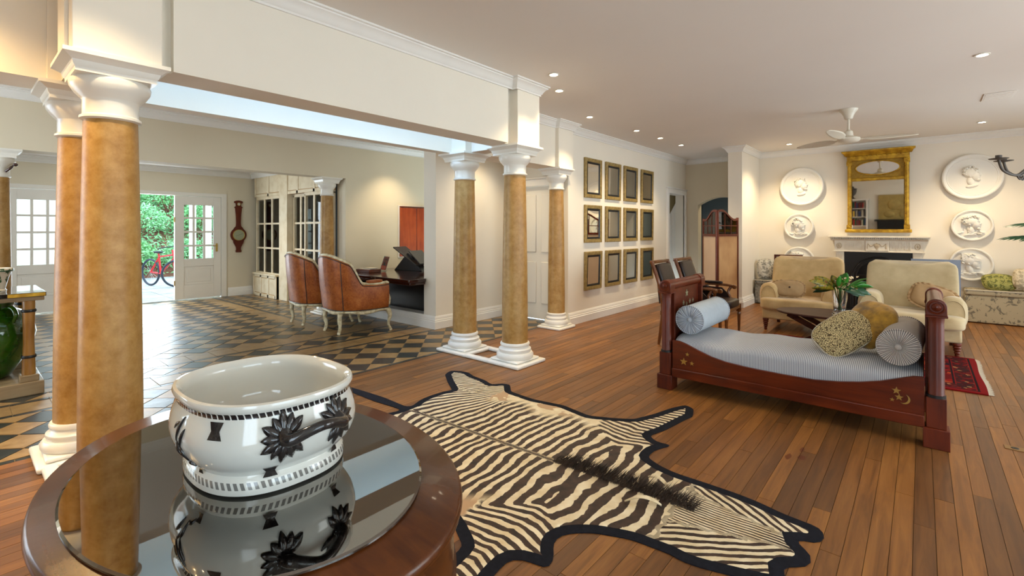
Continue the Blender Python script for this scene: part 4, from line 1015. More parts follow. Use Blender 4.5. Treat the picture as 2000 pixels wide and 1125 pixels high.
# ------------------------------------------------------------------ brown leather open armchairs
k = N('dark_brown_leather'); v = k.coord('Object'); k.col(k.ramp(k.noise(v, 6, 4), [(0.3, lin((24,15,14))), (0.7, lin((42,28,25)))])); k.set(Roughness=0.33); k.b.inputs['Specular IOR Level'].default_value = 0.3; k.bump(k.noise(v, 90, 4), 0.12, 0.003); M['brownleather'] = k.m
M['walnut'] = wood('walnut', (66,34,14), (104,58,26), (134,80,38), 2, 2.0, 9, 0.25, 0.5)
def open_chair(loc, rz, label):
    t = thing('open_armchair', label, 'chair', loc, rz)     # faces +x, back at x=-0.3
    w = 0.255
    for sy in (-1, 1):
        MB().tube(bez([(-0.30,sy*w,0.0),(-0.265,sy*w,0.25),(-0.25,sy*w,0.45),(-0.29,sy*w,0.72),(-0.385,sy*w,1.0)], 8), [0.014,0.016,0.018,0.019,0.019,0.02,0.021,0.022,0.023]+[0.023]*24, 10).build('back_post', M['walnut'], t, smooth=50)
        MB().lathe([(0.012,0.0),(0.015,0.02),(0.013,0.04),(0.020,0.26),(0.026,0.29),(0.018,0.31),(0.028,0.33),(0.028,0.42)], 16, c=(0.27,sy*(w+0.015),0)).build('front_leg', M['walnut'], t, smooth=40)
        MB().tube(bez([(-0.30,sy*w,0.645),(-0.1,sy*(w+0.03),0.655),(0.12,sy*(w+0.045),0.65),(0.20,sy*(w+0.045),0.635)], 8), 0.021, 12, flat=0.8).build('arm', M['walnut'], t, smooth=50)
        MB().lathe([(0.0,-0.024),(0.026,-0.022),(0.030,0.0),(0.026,0.022),(0.0,0.024)], 18, cap=False).xf(T(0.205,sy*(w+0.045),0.632) @ Rx(PI/2)).build('arm_scroll', M['walnut'], t, smooth=50)
        MB().tube(bez([(0.16,sy*(w+0.045),0.63),(0.13,sy*(w+0.03),0.56),(0.17,sy*(w+0.02),0.47),(0.24,sy*(w+0.015),0.42)], 8), 0.019, 10).build('arm_support', M['walnut'], t, smooth=50)
        rbox(-0.07,sy*(w+0.03),0.682,0.13,0.028,0.02,0.5,24,10).build('arm_pad', M['brownleather'], t, smooth=60)
        MB().prism([(-0.27,0.47),(0.16,0.47),(0.12,0.56),(0.06,0.62),(-0.30,0.63)], sy*(w-0.012), sy*(w+0.006), lambda u,v,ww: (u,ww,v)).build('side_panel', M['brownleather'], t)
    MB().bar((-0.388,-w-0.02,1.0),(-0.388,w+0.02,1.0),0.045,0.04).build('top_rail', M['walnut'], t, bevel=0.008)
    MB().bar((-0.30,-w,0.70),(-0.30,w,0.70),0.035,0.035).build('mid_rail', M['walnut'], t, bevel=0.005)
    mb = rbox(0,0,0,0.042,0.215,0.135,0.32).xf(T(-0.325,0,0.845) @ Ry(math.radians(-18))); mb.build('back_pad', M['brownleather'], t, smooth=60)
    MB().bar((-0.345,0,0.97),(-0.295,0,0.50),0.46,0.02,(1,0,0)).build('back_panel', M['brownleather'], t)
    MB().box(-0.28,0.29,-0.265,0.265,0.36,0.42).build('seat_rail', M['walnut'], t, bevel=0.008)
    rbox(0.01,0,0.445,0.29,0.26,0.055,0.3).build('seat', M['brownleather'], t, smooth=60)
    return t
open_chair((-2.15, 5.88, 0), 0.03, 'dark leather open armchair nearer the viewer, behind the day bed end')
open_chair((-2.12, 6.55, 0), 0.0, 'dark leather open armchair farther back, beside the folding screen')
# ------------------------------------------------------------------ folding screen
k = N('tan_screen_panel'); v = k.coord('Object'); k.col(k.ramp(k.noise(v, 2.2, 3), [(0.35, lin((176,128,80))), (0.65, lin((204,160,110)))])); k.set(Roughness=0.45); M['scrpanel'] = k.m
M['pinkpanel'] = simple('pale_screen_panel', (214,190,168), 0.5, var=0.04, scale=5)
sc_ = thing('folding_screen', 'wooden folding screen with small panes and plain lower panels', 'screen', (0,0,0))
def leafscreen(p, q, hp, hq, pm, mid):
    """panel from p to q in plan with heights at both ends"""
    P = Vector((*p,0)); Q = Vector((*q,0)); d = (Q-P); L = d.length; d.normalize(); nrm = Vector((-d.y, d.x, 0))
    fn = lambda u, v, w_: tuple(P+d*u+Vector((0,0,v))+nrm*w_)
    top = lambda u: hp+(hq-hp)*(u/L)**1.0+0.045*math.sin(2*PI*u/L)*(-1 if hq > hp else 1)*(1 if hq > hp else 1)
    fr = MB(); s = 0.035
    fr.prism([(0,0),(s,0),(s,hp),(0,hp)], -0.014, 0.014, fn); fr.prism([(L-s,0),(L,0),(L,hq),(L-s,hq)], -0.014, 0.014, fn)
    n = 14; up = [(s+(L-2*s)*i/n, top(s+(L-2*s)*i/n)) for i in range(n+1)]
    fr.prism(up+[(u, v-s) for u, v in reversed(up)], -0.014, 0.014, fn)
    fr.prism([(s,mid-0.02),(L-s,mid-0.02),(L-s,mid+0.02),(s,mid+0.02)], -0.014, 0.014, fn); fr.prism([(s,0.05),(L-s,0.05),(L-s,0.11),(s,0.11)], -0.014, 0.014, fn)
    f = fr.build('leaf_frame', M['mahogz'], sc_)
    MB().prism([(s,0.11),(L-s,0.11),(L-s,mid-0.02),(s,mid-0.02)], -0.006, 0.006, fn).build('lower_panel', pm, f)
    zr = mid+0.02+0.14
    MB().prism([(s,zr-0.007),(L-s,zr-0.007),(L-s,zr+0.007),(s,zr+0.007)], -0.008, 0.008, fn).build('glazing_bar', M['mahogz'], f)
    nn = 3
    for i in range(1, nn):
        u = s+(L-2*s)*i/nn; MB().prism([(u-0.007,mid),(u+0.007,mid),(u+0.007,top(u)-s),(u-0.007,top(u)-s)], -0.008, 0.008, fn).build('glazing_bar', M['mahogz'], f)
    for i in range(nn):
        u0 = s+(L-2*s)*i/nn+0.007; u1 = s+(L-2*s)*(i+1)/nn-0.007
        MB().prism([(u0,mid+0.02),(u1,mid+0.02),(u1,zr-0.007),(u0,zr-0.007)], -0.002, 0.002, fn).build('pane', M['pane'], f)
        MB().prism([(u0,zr+0.007),(u1,zr+0.007),(u1,top(u1)-s),(u0,top(u0)-s)], -0.002, 0.002, fn).build('pane', M['pane'], f)
leafscreen((-2.963,8.715), (-2.563,8.20), 1.60, 1.72, M['pinkpanel'], 1.31)
leafscreen((-2.563,8.20), (-2.415,8.84), 1.72, 1.61, M['scrpanel'], 1.31)
# ------------------------------------------------------------------ fireplace
YW = 10.45
k = N('aged_white_mantel'); v = k.coord('World'); f = k.noise(v, 10, 5); k.col(k.ramp(f, [(0.3, lin((220,208,186))), (0.7, lin((238,230,212)))])); k.set(Roughness=0.5); M['mantel'] = k.m
M['mantelshade'] = simple('antiqued_ornament', (196,178,148), 0.5, var=0.1, scale=20)
fp = thing('fireplace', 'white carved mantelpiece around a black arched cast iron fireplace', 'fireplace', (-0.575, 0, 0))
FX0, FX1 = -0.60, 0.60
mb = MB(); mb.box(-0.685,0.685,10.12,YW,1.265,1.295); mb.build('mantel_shelf', M['mantel'], fp, bevel=0.006)
mb = MB()
for i in range(52): mb.box(-0.665+1.33*i/52,-0.665+1.33*i/52+0.014,10.145,10.2,1.243,1.265)
mb.build('dentil_row', M['mantel'], fp)['kind'] = 'stuff'
mb = MB(); mb.prism([(10.14,1.243),(YW,1.243),(YW,1.215),(10.19,1.215)], -0.655, 0.655, lambda u,v,w: (w,u,v)); mb.build('bed_moulding', M['mantel'], fp)
MB().box(FX0,FX1,10.20,YW,1.035,1.215).build('frieze', M['mantel'], fp)
MB().box(-0.155,0.155,10.18,10.21,1.04,1.21).build('centre_tablet', M['mantel'], fp, bevel=0.003)
MB().box(-0.62,0.62,10.185,YW,1.02,1.036).build('lower_fillet', M['mantel'], fp, bevel=0.003)
mb = MB()
for a, b in ((-0.445,-0.165),(0.165,0.445)):
    n = 14
    for i in range(n): MB().box(a+(b-a)*i/n+0.004, a+(b-a)*(i+1)/n-0.004, 10.193, 10.202, 1.06, 1.20).build('flute', M['mantel'], fp, bevel=0.002)
for sx in (-1, 1):
    o = MB().tube([(sx*0.53+0.034*math.cos(2*PI*i/24), 10.197, 1.125+0.045*math.sin(2*PI*i/24)) for i in range(25)], 0.006, 6, cap=False).build('oval_patera', M['mantelshade'], fp, smooth=60)
    MB().ball((sx*0.53,10.2,1.125),0.018,0.008,0.026).build('patera_boss', M['mantelshade'], o, smooth=60)
    MB().box(sx*0.525-0.06,sx*0.525+0.06,10.215,YW,0,1.02).build('jamb', M['mantel'], fp, bevel=0.003)
    for i in range(4): MB().box(sx*0.525-0.045+0.024*i,sx*0.525-0.045+0.024*i+0.012,10.207,10.216,0.25,0.98).build('jamb_flute', M['mantel'], fp)
    MB().box(sx*0.525-0.068,sx*0.525+0.068,10.20,YW,0,0.16).build('jamb_block', M['mantel'], fp, bevel=0.003)
# urn and swags on the tablet
u_ = MB(); u_.lathe([(0.0,-0.05),(0.018,-0.05),(0.012,-0.035),(0.03,-0.01),(0.042,0.02),(0.044,0.035),(0.03,0.045),(0.012,0.055),(0.0,0.07)], 16, c=(0,10.18,1.115), sy=0.35, cap=False)
for sx in (-1, 1):
    u_.tube(bez([(sx*0.03,10.177,1.165),(sx*0.075,10.177,1.12),(sx*0.12,10.177,1.165)], 8), 0.007, 6); u_.tube([(sx*0.125,10.177,1.17),(sx*0.125,10.177,1.08)], [0.004,0.009], 6)
u_.build('urn_relief', M['mantelshade'], fp, smooth=50)
# black insert with arch
mb = MB(); arc = [(0.30*math.cos(PI*i/20), 0.55+0.32*math.sin(PI*i/20)) for i in range(21)]
mb.prism([(-0.465,0.0),(-0.465,1.02),(0.465,1.02),(0.465,0.0),(0.30,0.0)]+arc+[(-0.30,0.0)], 10.26, 10.31, lambda u,v,w: (u,w,v))
mb.build('iron_surround', M['black'], fp)
for r, yy in ((0.30,10.26),(0.345,10.255),(0.37,10.258)):
    P = [(r,yy,0.02)]+[(r*math.cos(PI*i/24), yy, 0.55+(r+0.02)*math.sin(PI*i/24)) for i in range(25)]+[(-r,yy,0.02)]
    MB().tube(P, 0.011, 8).build('arch_bead', M['black'], fp, smooth=50)
MB().box(-0.46,0.46,10.40,10.44,0,0.95).build('fire_back', M['black'], fp)
for i in range(7): MB().tube([(-0.24+0.08*i,10.28,0.08),(-0.24+0.08*i,10.25,0.32)], 0.009, 6).build('grate_bar', M['black'], fp, smooth=50)
MB().box(-0.27,0.27,10.25,10.39,0.07,0.09).build('grate', M['black'], fp)
MB().bar((-0.27,10.25,0.33),(0.27,10.25,0.33),0.02,0.02).build('grate_rail', M['black'], fp)
MB().box(-0.29,0.29,10.262,10.275,0.60,0.625).build('hood_rail', M['black'], fp)
MB().box(-0.6,0.6,9.97,10.195,0.0,0.02).build('hearth', M['black'], fp)
# ------------------------------------------------------------------ gilt overmantel mirror
k = N('gilt'); v = k.coord('World'); f = k.noise(v, 14, 5); k.col(k.ramp(f, [(0.3, lin((146,104,16))), (0.7, lin((212,170,50)))])); k.set(Roughness=0.38, Metallic=0.5); k.bump(k.noise(v, 60, 3), 0.15, 0.004); M['gilt'] = k.m
k = N('gilt_panel'); v = k.coord('World'); f = k.noise(v, 30, 4); k.col(k.ramp(f, [(0.3, lin((146,110,26))), (0.7, lin((176,138,44)))])); k.set(Roughness=0.6, Metallic=0.3); M['giltpanel'] = k.m
gm = thing('overmantel_mirror', 'gilt overmantel mirror with oval upper glass above the fireplace', 'mirror', (-0.58, 10.44, 1.355)); gm.rotation_euler = (math.radians(1.0), 0, 0)
# local: x across, z up from 0 to 1.45, front towards -y
MB().box(-0.46,0.46,-0.09,0.0,0.0,0.055).build('bottom_rail', M['gilt'], gm, bevel=0.012)
MB().box(-0.41,0.41,-0.03,-0.005,0.055,1.33).build('back_board', M['giltpanel'], gm)
for sx in (-1, 1):
    MB().tube([(sx*0.395,-0.05,0.12),(sx*0.395,-0.05,1.18)], 0.030, 16).build('split_column', M['gilt'], gm, smooth=50)
    mb = MB()
    for i in range(44): mb.ball((sx*0.372,-0.075,0.13+1.04*i/43),0.008,0.008,0.010,8,6)
    mb.build('bead_row', M['gilt'], gm, smooth=50)['kind'] = 'stuff'
    for z in (0.055, 1.18):
        c = MB(); c.box(sx*0.395-0.04,sx*0.395+0.04,-0.085,-0.02,z,z+0.08)
        for i in range(5): c.ball((sx*0.395-0.03+0.015*i,-0.09,z+0.045+0.012*math.sin(i*1.6)),0.013,0.010,0.020,8,6)
        c.build('acanthus_block', M['gilt'], gm, bevel=0.004)
MB().box(-0.37,0.37,-0.05,-0.02,0.90,0.955).build('cross_rail', M['gilt'], gm, bevel=0.010)
MB().box(-0.43,0.43,-0.075,0.0,1.26,1.345).build('entablature', M['gilt'], gm, bevel=0.006)
cr = MB(); cr.moulding([(-0.435,0.0),(-0.435,-0.07),(0.435,-0.07),(0.435,0.0)][::-1], [(0,1.345),(-0.02,1.345),(-0.03,1.36),(-0.04,1.385),(-0.055,1.40),(-0.07,1.41),(-0.07,1.43),(0,1.43)])
cr.build('cornice', M['gilt'], gm, smooth=30)
MB().box(-0.44,0.44,-0.075,0.0,1.345,1.43).build('cornice_core', M['gilt'], gm)
mb = MB()
for i in range(13): mb.ball((-0.39+0.065*i,-0.085,1.335),0.012,0.012,0.012,10,8)
mb.build('ball_row', M['gilt'], gm, smooth=50)['kind'] = 'stuff'
MB().box(-0.355,0.355,-0.038,-0.031,0.06,0.90).build('lower_glass', M['mirror'], gm)
MB().prism([(0.30*math.cos(2*PI*i/48), 1.12+0.115*math.sin(2*PI*i/48)) for i in range(48)], -0.045, -0.031, lambda u,v,w: (u,w,v)).build('oval_glass', M['mirror'], gm)
MB().tube([(0.305*math.cos(2*PI*i/48), -0.042, 1.12+0.12*math.sin(2*PI*i/48)) for i in range(49)], 0.011, 8, cap=False).build('oval_bead', M['gilt'], gm, smooth=50)
# ------------------------------------------------------------------ plaster medallions
M['plaster'] = simple('white_plaster', (240,236,226), 0.7, bump=0.1, bscale=20)
def medallion(x, z, r, label, kind):
    t = thing('medallion', label, 'medallion', (x, YW-0.03, z), 0, 'plaster medallions on the end wall')
    X = Rx(PI/2)
    pr = [(0.0,0.0),(r,0.0),(r,0.03),(r*0.985,0.045),(r*0.95,0.052),(r*0.90,0.05),(r*0.865,0.040),(r*0.84,0.036),(r*0.82,0.040),(r*0.80,0.034),(0.0,0.034)] if kind == 0 else [(0.0,0.0),(r,0.0),(r,0.035),(r*0.97,0.05),(r*0.92,0.052),(r*0.88,0.045),(r*0.85,0.024),(0.0,0.020)]
    MB().lathe([(0.0,-0.028),(r*0.9,-0.028)]+pr[1:], 64, cap=False).xf(X).build('disc', M['plaster'], t, smooth=35)
    s = r*(0.50 if kind == 0 else 0.72); h = MB(); y0 = -0.034 if kind == 0 else -0.022
    B = lambda a, b, ra, rb, dp, rot=0: h.join(MB().ball((0,0,0), ra*s, dp, rb*s, 18, 10).xf(T(a*s, y0, b*s) @ Ry(-rot)))
    D = 0.06 if kind == 0 else 0.075
    B(-0.05,0.35,0.52,0.50,D); B(0.22,0.10,0.34,0.48,D*0.9,0.1); B(0.50,0.12,0.13,0.07,D*0.6,0.5); B(0.44,-0.10,0.10,0.05,D*0.6); B(0.40,-0.28,0.16,0.12,D*0.7); B(0.36,0.34,0.16,0.06,D*0.85)
    B(-0.08,-0.38,0.26,0.42,D*0.6,0.15); B(0.0,-0.80,0.42,0.16,D*0.45,0.2); B(-0.16,0.06,0.10,0.15,D*1.0)
    rr = random.Random(int(x*100+z*10))
    for i in range(26):
        a = 0.5+PI*1.05*i/26; q = rr.uniform(0.30,0.55); B(-0.08+q*math.cos(a), 0.36+q*math.sin(a), rr.uniform(0.07,0.13), rr.uniform(0.06,0.10), D*rr.uniform(0.75,1.15), rr.uniform(-1,1))
    if kind: 
        for i in range(12): B(-0.75+1.5*rr.random(), -0.85+0.25*rr.random(), rr.uniform(0.15,0.3), rr.uniform(0.05,0.1), D*rr.uniform(0.3,0.6), rr.uniform(-0.8,0.8))
    if kind == 2: h.join(MB().prism([(-0.6*s,0.9*s),(0.62*s,0.45*s),(0.55*s,0.30*s),(-0.55*s,0.35*s)], y0-D*0.9, y0, lambda u,v,w: (u,w,v)))
    # clip nothing: relief stays shallow against the disc
    h.v = [(a, min(b, -0.003), c_) for a, b, c_ in h.v]
    h.build('head_relief', M['plaster'], t, smooth=60)
    return t
medallion(-1.72, 2.215, 0.358, 'large white head medallion, top left of the gilt mirror', 0)
medallion(-1.765, 1.463, 0.245, 'small white head medallion, middle of the left row', 1)
medallion(-1.765, 0.82, 0.262, 'white head medallion half hidden by the left armchair', 2)
medallion(0.60, 2.232, 0.356, 'large white head medallion, top right of the gilt mirror', 0)
medallion(0.60, 1.472, 0.247, 'small white head medallion, middle of the right row', 1)
medallion(0.59, 0.858, 0.260, 'white head medallion lowest of the right row', 2)
# ------------------------------------------------------------------ twelve framed mirrors
k = N('antique_gold_frame'); v = k.coord('Object'); f = k.noise(v, 22, 5); k.col(k.ramp(f, [(0.3, lin((126,104,56))), (0.7, lin((176,150,92)))])); k.set(Roughness=0.45, Metallic=0.2); M['agold'] = k.m
fm = None
rows = (('top', 2.205, 0.63), ('middle', 1.494, 0.60), ('bottom', 0.768, 0.61)); colsY = (('first', 6.535), ('second', 7.175), ('third', 7.81), ('fourth', 8.475))
for rn_, zc, hh in rows:
    proto = None
    for cn, yc in colsY:
        lab = 'gold framed mirror, %s from the column in the %s row' % (cn, rn_)
        if proto is None:
            t = thing('framed_mirror', lab, 'mirror', (-3.928, yc, zc), 0, 'gold framed mirrors in three rows'); proto = t
            W2, H2 = 0.25, hh/2-0.008; fnm = lambda u,v,w: (w,u,v)
            path = [(-W2,-H2),(W2,-H2),(W2,H2),(-W2,H2)]
            MB().moulding(path, [(0,0.0),(0,0.030),(-0.008,0.036),(-0.048,0.033),(-0.056,0.028),(-0.056,0.0)], True, fnm).build('frame', M['agold'], t, smooth=30)
            p2 = [(-W2+0.058,-H2+0.058),(W2-0.058,-H2+0.058),(W2-0.058,H2-0.058),(-W2+0.058,H2-0.058)]
            MB().moulding(p2, [(0,0.0),(0,0.027),(-0.012,0.029),(-0.03,0.02),(-0.03,0.0)], True, fnm).build('black_slip', M['black'], t, smooth=30)
            MB().prism([(-W2+0.085,-H2+0.085),(W2-0.085,-H2+0.085),(W2-0.085,H2-0.085),(-W2+0.085,H2-0.085)], 0.012, 0.018, fnm).build('glass', M['mirror'], t)
        else: t = dup(proto, (-3.928, yc, zc), None, lab)
        t.rotation_euler = (0, random.uniform(0.004, 0.03), 0)
# ------------------------------------------------------------------ window seats and their cushions
def toile(name, base, fig, sc_=5.0):
    k = N(name); v = k.coord('World'); f = k.noise(v, sc_, 4, 0.6, 1.5); vo = k.n('TexVoronoi'); vo.inputs['Scale'].default_value = sc_*0.55; vo.inputs['Randomness'].default_value = 0.25; k.l(v, vo.inputs['Vector'])
    m = k.math('GREATER_THAN', k.math('SUBTRACT', f, k.math('MULTIPLY', vo.outputs['Distance'], 0.38)), 0.34)
    k.col(k.mix(k.math('MULTIPLY', m, 0.8), lin(base), lin(fig))); k.set(Roughness=0.85); return k.m
M['toile'] = toile('toile_fabric', (188,172,138), (104,98,84), 11.0); M['toileg'] = toile('grey_toile_fabric', (150,148,138), (84,84,80), 12.0)
def seat(x0, x1, y0, z1, m, label):
    t = thing('window_seat', label, 'window seat', (0,0,0)); 
    MB().box(x0,x1,y0,YW-0.036,0.01,z1-0.09).build('seat_base', m, t, bevel=0.012)
    MB().box(x0-0.005,x1,y0-0.012,YW-0.036,z1-0.09,z1).build('seat_pad', m, t, bevel=0.03, seg=3)
    MB().tube([(x0-0.005,y0-0.012,z1-0.008),(x1,y0-0.012,z1-0.008)], 0.007, 6).build('piping', M['linen'], t, smooth=60)
seat(-2.42, -1.33, 9.97, 0.455, M['toileg'], 'grey toile box seat left of the fireplace')
seat(0.50, 2.6, 10.02, 0.50, M['toile'], 'beige toile box seat right of the fireplace')
def pillow(label, loc, rot, w, h, th, m):
    t = thing('cushion', label, 'cushion', loc); t.rotation_euler = tuple(math.radians(a) for a in rot)
    cushion(w, h, th).build('cover', m, t, smooth=60)
    MB().tube([(w*math.copysign(abs(math.cos(2*PI*i/48))**0.62, math.cos(2*PI*i/48)), h*math.copysign(abs(math.sin(2*PI*i/48))**0.62, math.sin(2*PI*i/48)), 0) for i in range(49)], 0.006, 6, cap=False).build('piping', m, t, smooth=60)
M['greyprint'] = toile('grey_printed_cotton', (196,190,176), (110,108,100), 22.0)
M['greenvel'] = toile('green_printed_velvet', (160,156,84), (70,78,28), 26.0); M['creamcot'] = toile('cream_printed_cotton', (214,200,172), (160,146,118), 20.0)
pillow('grey printed cushion standing at the wall on the left seat', (-2.27, 10.16, 0.65), (80, 0, 36), 0.165, 0.19, 0.06, M['greyprint'])
pillow('smaller grey printed cushion lying beside the standing one', (-1.99, 10.13, 0.605), (72, 6, 18), 0.14, 0.145, 0.07, M['greyprint'])
pillow('green printed cushion on the right seat', (0.88, 10.2, 0.615), (58, 0, 14), 0.19, 0.13, 0.08, M['greenvel'])
pillow('cream printed cushion next to the green cushion', (1.17, 10.22, 0.665), (70, 10, 20), 0.16, 0.16, 0.07, M['creamcot'])
pillow('cream printed cushion at the right edge of the picture', (1.50, 10.22, 0.70), (75, -8, 10), 0.17, 0.19, 0.08, M['greyprint'])
# framed boards leaning behind the armchairs
t = thing('picture_frame', 'dark wooden framed picture behind the left armchair', 'picture', (-1.60, 8.62, 0)); mb = MB(); mb.box(-0.19,0.16,0,0.02,0.02,1.0); mb.build('picture_panel', M['linen'], t); mb = MB(); frame_rect(mb, -0.205, 0.19, 0.0, 1.005, 0.03, -0.012, 0.03, lambda u,v,w: (u,w,v)); mb.build('frame', M['mahog'], t)
M['bluemat'] = simple('blue_grey_mount', (138,150,168), 0.6, var=0.05, scale=8)
k = N('red_print'); v = k.coord('Object'); k.col(k.ramp(k.noise(v, 60, 2), [(0.45, lin((214,206,196))), (0.55, lin((150,50,44)))], 'CONSTANT')); M['redprint'] = k.m
t = thing('picture_frame', 'blue mounted picture standing behind the right armchair', 'picture', (0.15, 8.58, 0)); MB().box(-0.26,0.24,0,0.02,0.0,1.005).build('mount', M['bluemat'], t); MB().box(0.12,0.19,-0.004,0.002,0.15,0.93).build('printed_strip', M['redprint'], t); MB().box(-0.2,0.1,-0.004,0.002,0.15,0.93).build('print', M['linen'], t)
# ------------------------------------------------------------------ ceiling fan
M['fan'] = simple('ivory_enamel', (222,214,196), 0.35)
fn_ = thing('ceiling_fan', 'ivory three blade ceiling fan', 'fan', (-0.70, 7.35, 0))
MB().lathe([(0.10,2.919),(0.098,2.905),(0.075,2.875),(0.055,2.84),(0.045,2.80),(0.035,2.79),(0.0,2.79)], 32, cap=False).build('canopy', M['fan'], fn_, smooth=50)
MB().tube([(0,0,2.80),(0,0,2.64)], 0.014, 14).build('down_rod', M['fan'], fn_, smooth=50)
MB().lathe([(0.0,2.66),(0.02,2.66),(0.045,2.64),(0.05,2.61),(0.05,2.575),(0.0,2.575)], 28, cap=False).build('rod_cover', M['fan'], fn_, smooth=40)
MB().lathe([(0.0,2.575),(0.085,2.572),(0.12,2.555),(0.125,2.535),(0.11,2.515),(0.07,2.50),(0.0,2.495)], 36, cap=False).build('motor_housing', M['fan'], fn_, smooth=40)
for ang, dz in ((112, 0.0), (218, 0.02), (336, 0.01)):
    a = math.radians(ang)+YAW; d = Vector((math.cos(a), math.sin(a), 0)); s = Vector((-d.y, d.x, 0))
    def bl(u, v):
        r = 0.10+0.60*u; w_ = 0.012+0.050*math.sin(PI*min(1, max(0, (u-0.12)/0.88))**0.8)**0.6 if u > 0.12 else 0.014
        tw = 0.55-0.25*u; o = (v-0.5)*2*w_
        return tuple(d*r+s*o*math.cos(tw)+Vector((0,0,2.54+dz*u+o*math.sin(tw))))
    MB().surf(bl, 26, 7).build('blade', M['fan'], fn_, smooth=60, solid=0.006)
# ------------------------------------------------------------------ iron candelabrum and palm at the right edge
M['iron'] = simple('grey_brown_iron', (74,66,58), 0.55, bump=0.2)
cnd = thing('standing_candelabrum', 'tall iron candelabrum cut by the right edge of the picture', 'candelabrum', (1.13, 8.5, 0))
MB().tube([(0,0,0.08),(0,0,2.25)], 0.016, 12).build('stem', M['iron'], cnd, smooth=50)
for i in range(3):
    a = 2*PI*i/3+2.2; MB().tube(bez([(0,0,0.16),(0.09*math.cos(a),0.09*math.sin(a),0.14),(0.17*math.cos(a),0.17*math.sin(a),0.04),(0.21*math.cos(a),0.21*math.sin(a),0.012)], 6), 0.012, 8).build('foot', M['iron'], cnd, smooth=50)
R_ = Vector((0.7602, 0.6497, 0)); 
def carm(ex, ez, nm='arm'):
    e = Vector(ex)
    P = bez([(0,0,2.06), tuple(e*0.35+Vector((0,0,2.14))), tuple(e*0.62+Vector((0,0,2.05))), tuple(e*0.9+Vector((0,0,2.10))), tuple(e+Vector((0,0,ez)))], 8)
    a = MB().tube(P, 0.014, 10).build(nm, M['iron'], cnd, smooth=50)
    MB().lathe([(0.0,0.0),(0.02,0.0),(0.085,0.012),(0.09,0.018),(0.03,0.02),(0.03,0.055),(0.0,0.055)], 24, c=(e.x,e.y,ez), cap=False).build('candle_cup', M['iron'], a, smooth=40)
    MB().tube(bez([tuple(e*0.62+Vector((0,0,2.05))), tuple(e*0.55+Vector((0,0,2.0))), tuple(e*0.48+Vector((0,0,2.04)))], 6), 0.010, 8).build('scroll', M['iron'], a, smooth=50)
carm(R_*-0.50+Vector((0.0,0.05,0)), 2.215); carm(R_*-0.42+Vector((-0.12,-0.2,0)), 2.225); carm(R_*0.5, 2.215); carm(R_*0.42+Vector((0.1,-0.2,0)), 2.225)
pm = thing('potted_palm', 'potted palm whose leaf tips enter at the right edge', 'plant', (1.62, 9.15, 0))
M['terracotta'] = simple('terracotta', (150,84,54), 0.7, var=0.1, scale=12)
MB().lathe([(0.0,0.0),(0.14,0.0),(0.2,0.34),(0.215,0.34),(0.215,0.38),(0.185,0.38),(0.18,0.33),(0.0,0.33)], 28, cap=False).build('pot', M['terracotta'], pm, smooth=40)
random.seed(21)
for i in range(11):
    a = 2*PI*i/11+2.2; hh = random.uniform(1.2,1.6); rr = random.uniform(0.42,0.62)
    P = bez([(0,0,0.33),(0.1*math.cos(a),0.1*math.sin(a),hh*0.6),(rr*0.6*math.cos(a),rr*0.6*math.sin(a),hh),(rr*math.cos(a),rr*math.sin(a),hh+0.02)], 6)
    f = MB().tube(P, 0.006, 6).build('frond_stem', M['stem'], pm, smooth=60)
    for j in range(8):
        q = P[-1-j]; 
        for sg in (-1, 1):
            b = a+sg*(0.35+0.08*j); leaf(q, (math.cos(b), math.sin(b), 0.12-0.03*j), 0.30, 0.016, 0.25, 5, 0.8).build('leaflet', M['leafd'], f, smooth=60)

M['pewter_plate'] = simple('worn_brass_plate', (150,116,70), 0.4, 0.5)
t = thing('floor_socket', 'small brass socket plate set in the planks right of the day bed', 'socket', (0.455, 4.42, 0.0)); MB().box(-0.05,0.05,-0.035,0.035,0.0005,0.004).build('plate', M['pewter_plate'], t, bevel=0.002); MB().lathe([(0.0,0.006),(0.018,0.006),(0.02,0.004)], 16, cap=False).build('cap', M['black'], t, smooth=40)
t = thing('ceiling_vent', 'faint square vent cover in the ceiling near the right edge', 'vent', (0.66, 7.71, ZC)); MB().box(-0.13,0.13,-0.20,0.20,-0.008,-0.001).build('cover', M['ceil'], t, bevel=0.003)
for i in range(5): MB().box(-0.11,0.11,-0.16+0.07*i,-0.12+0.07*i,-0.011,-0.008).build('louvre', M['ceil'], t)
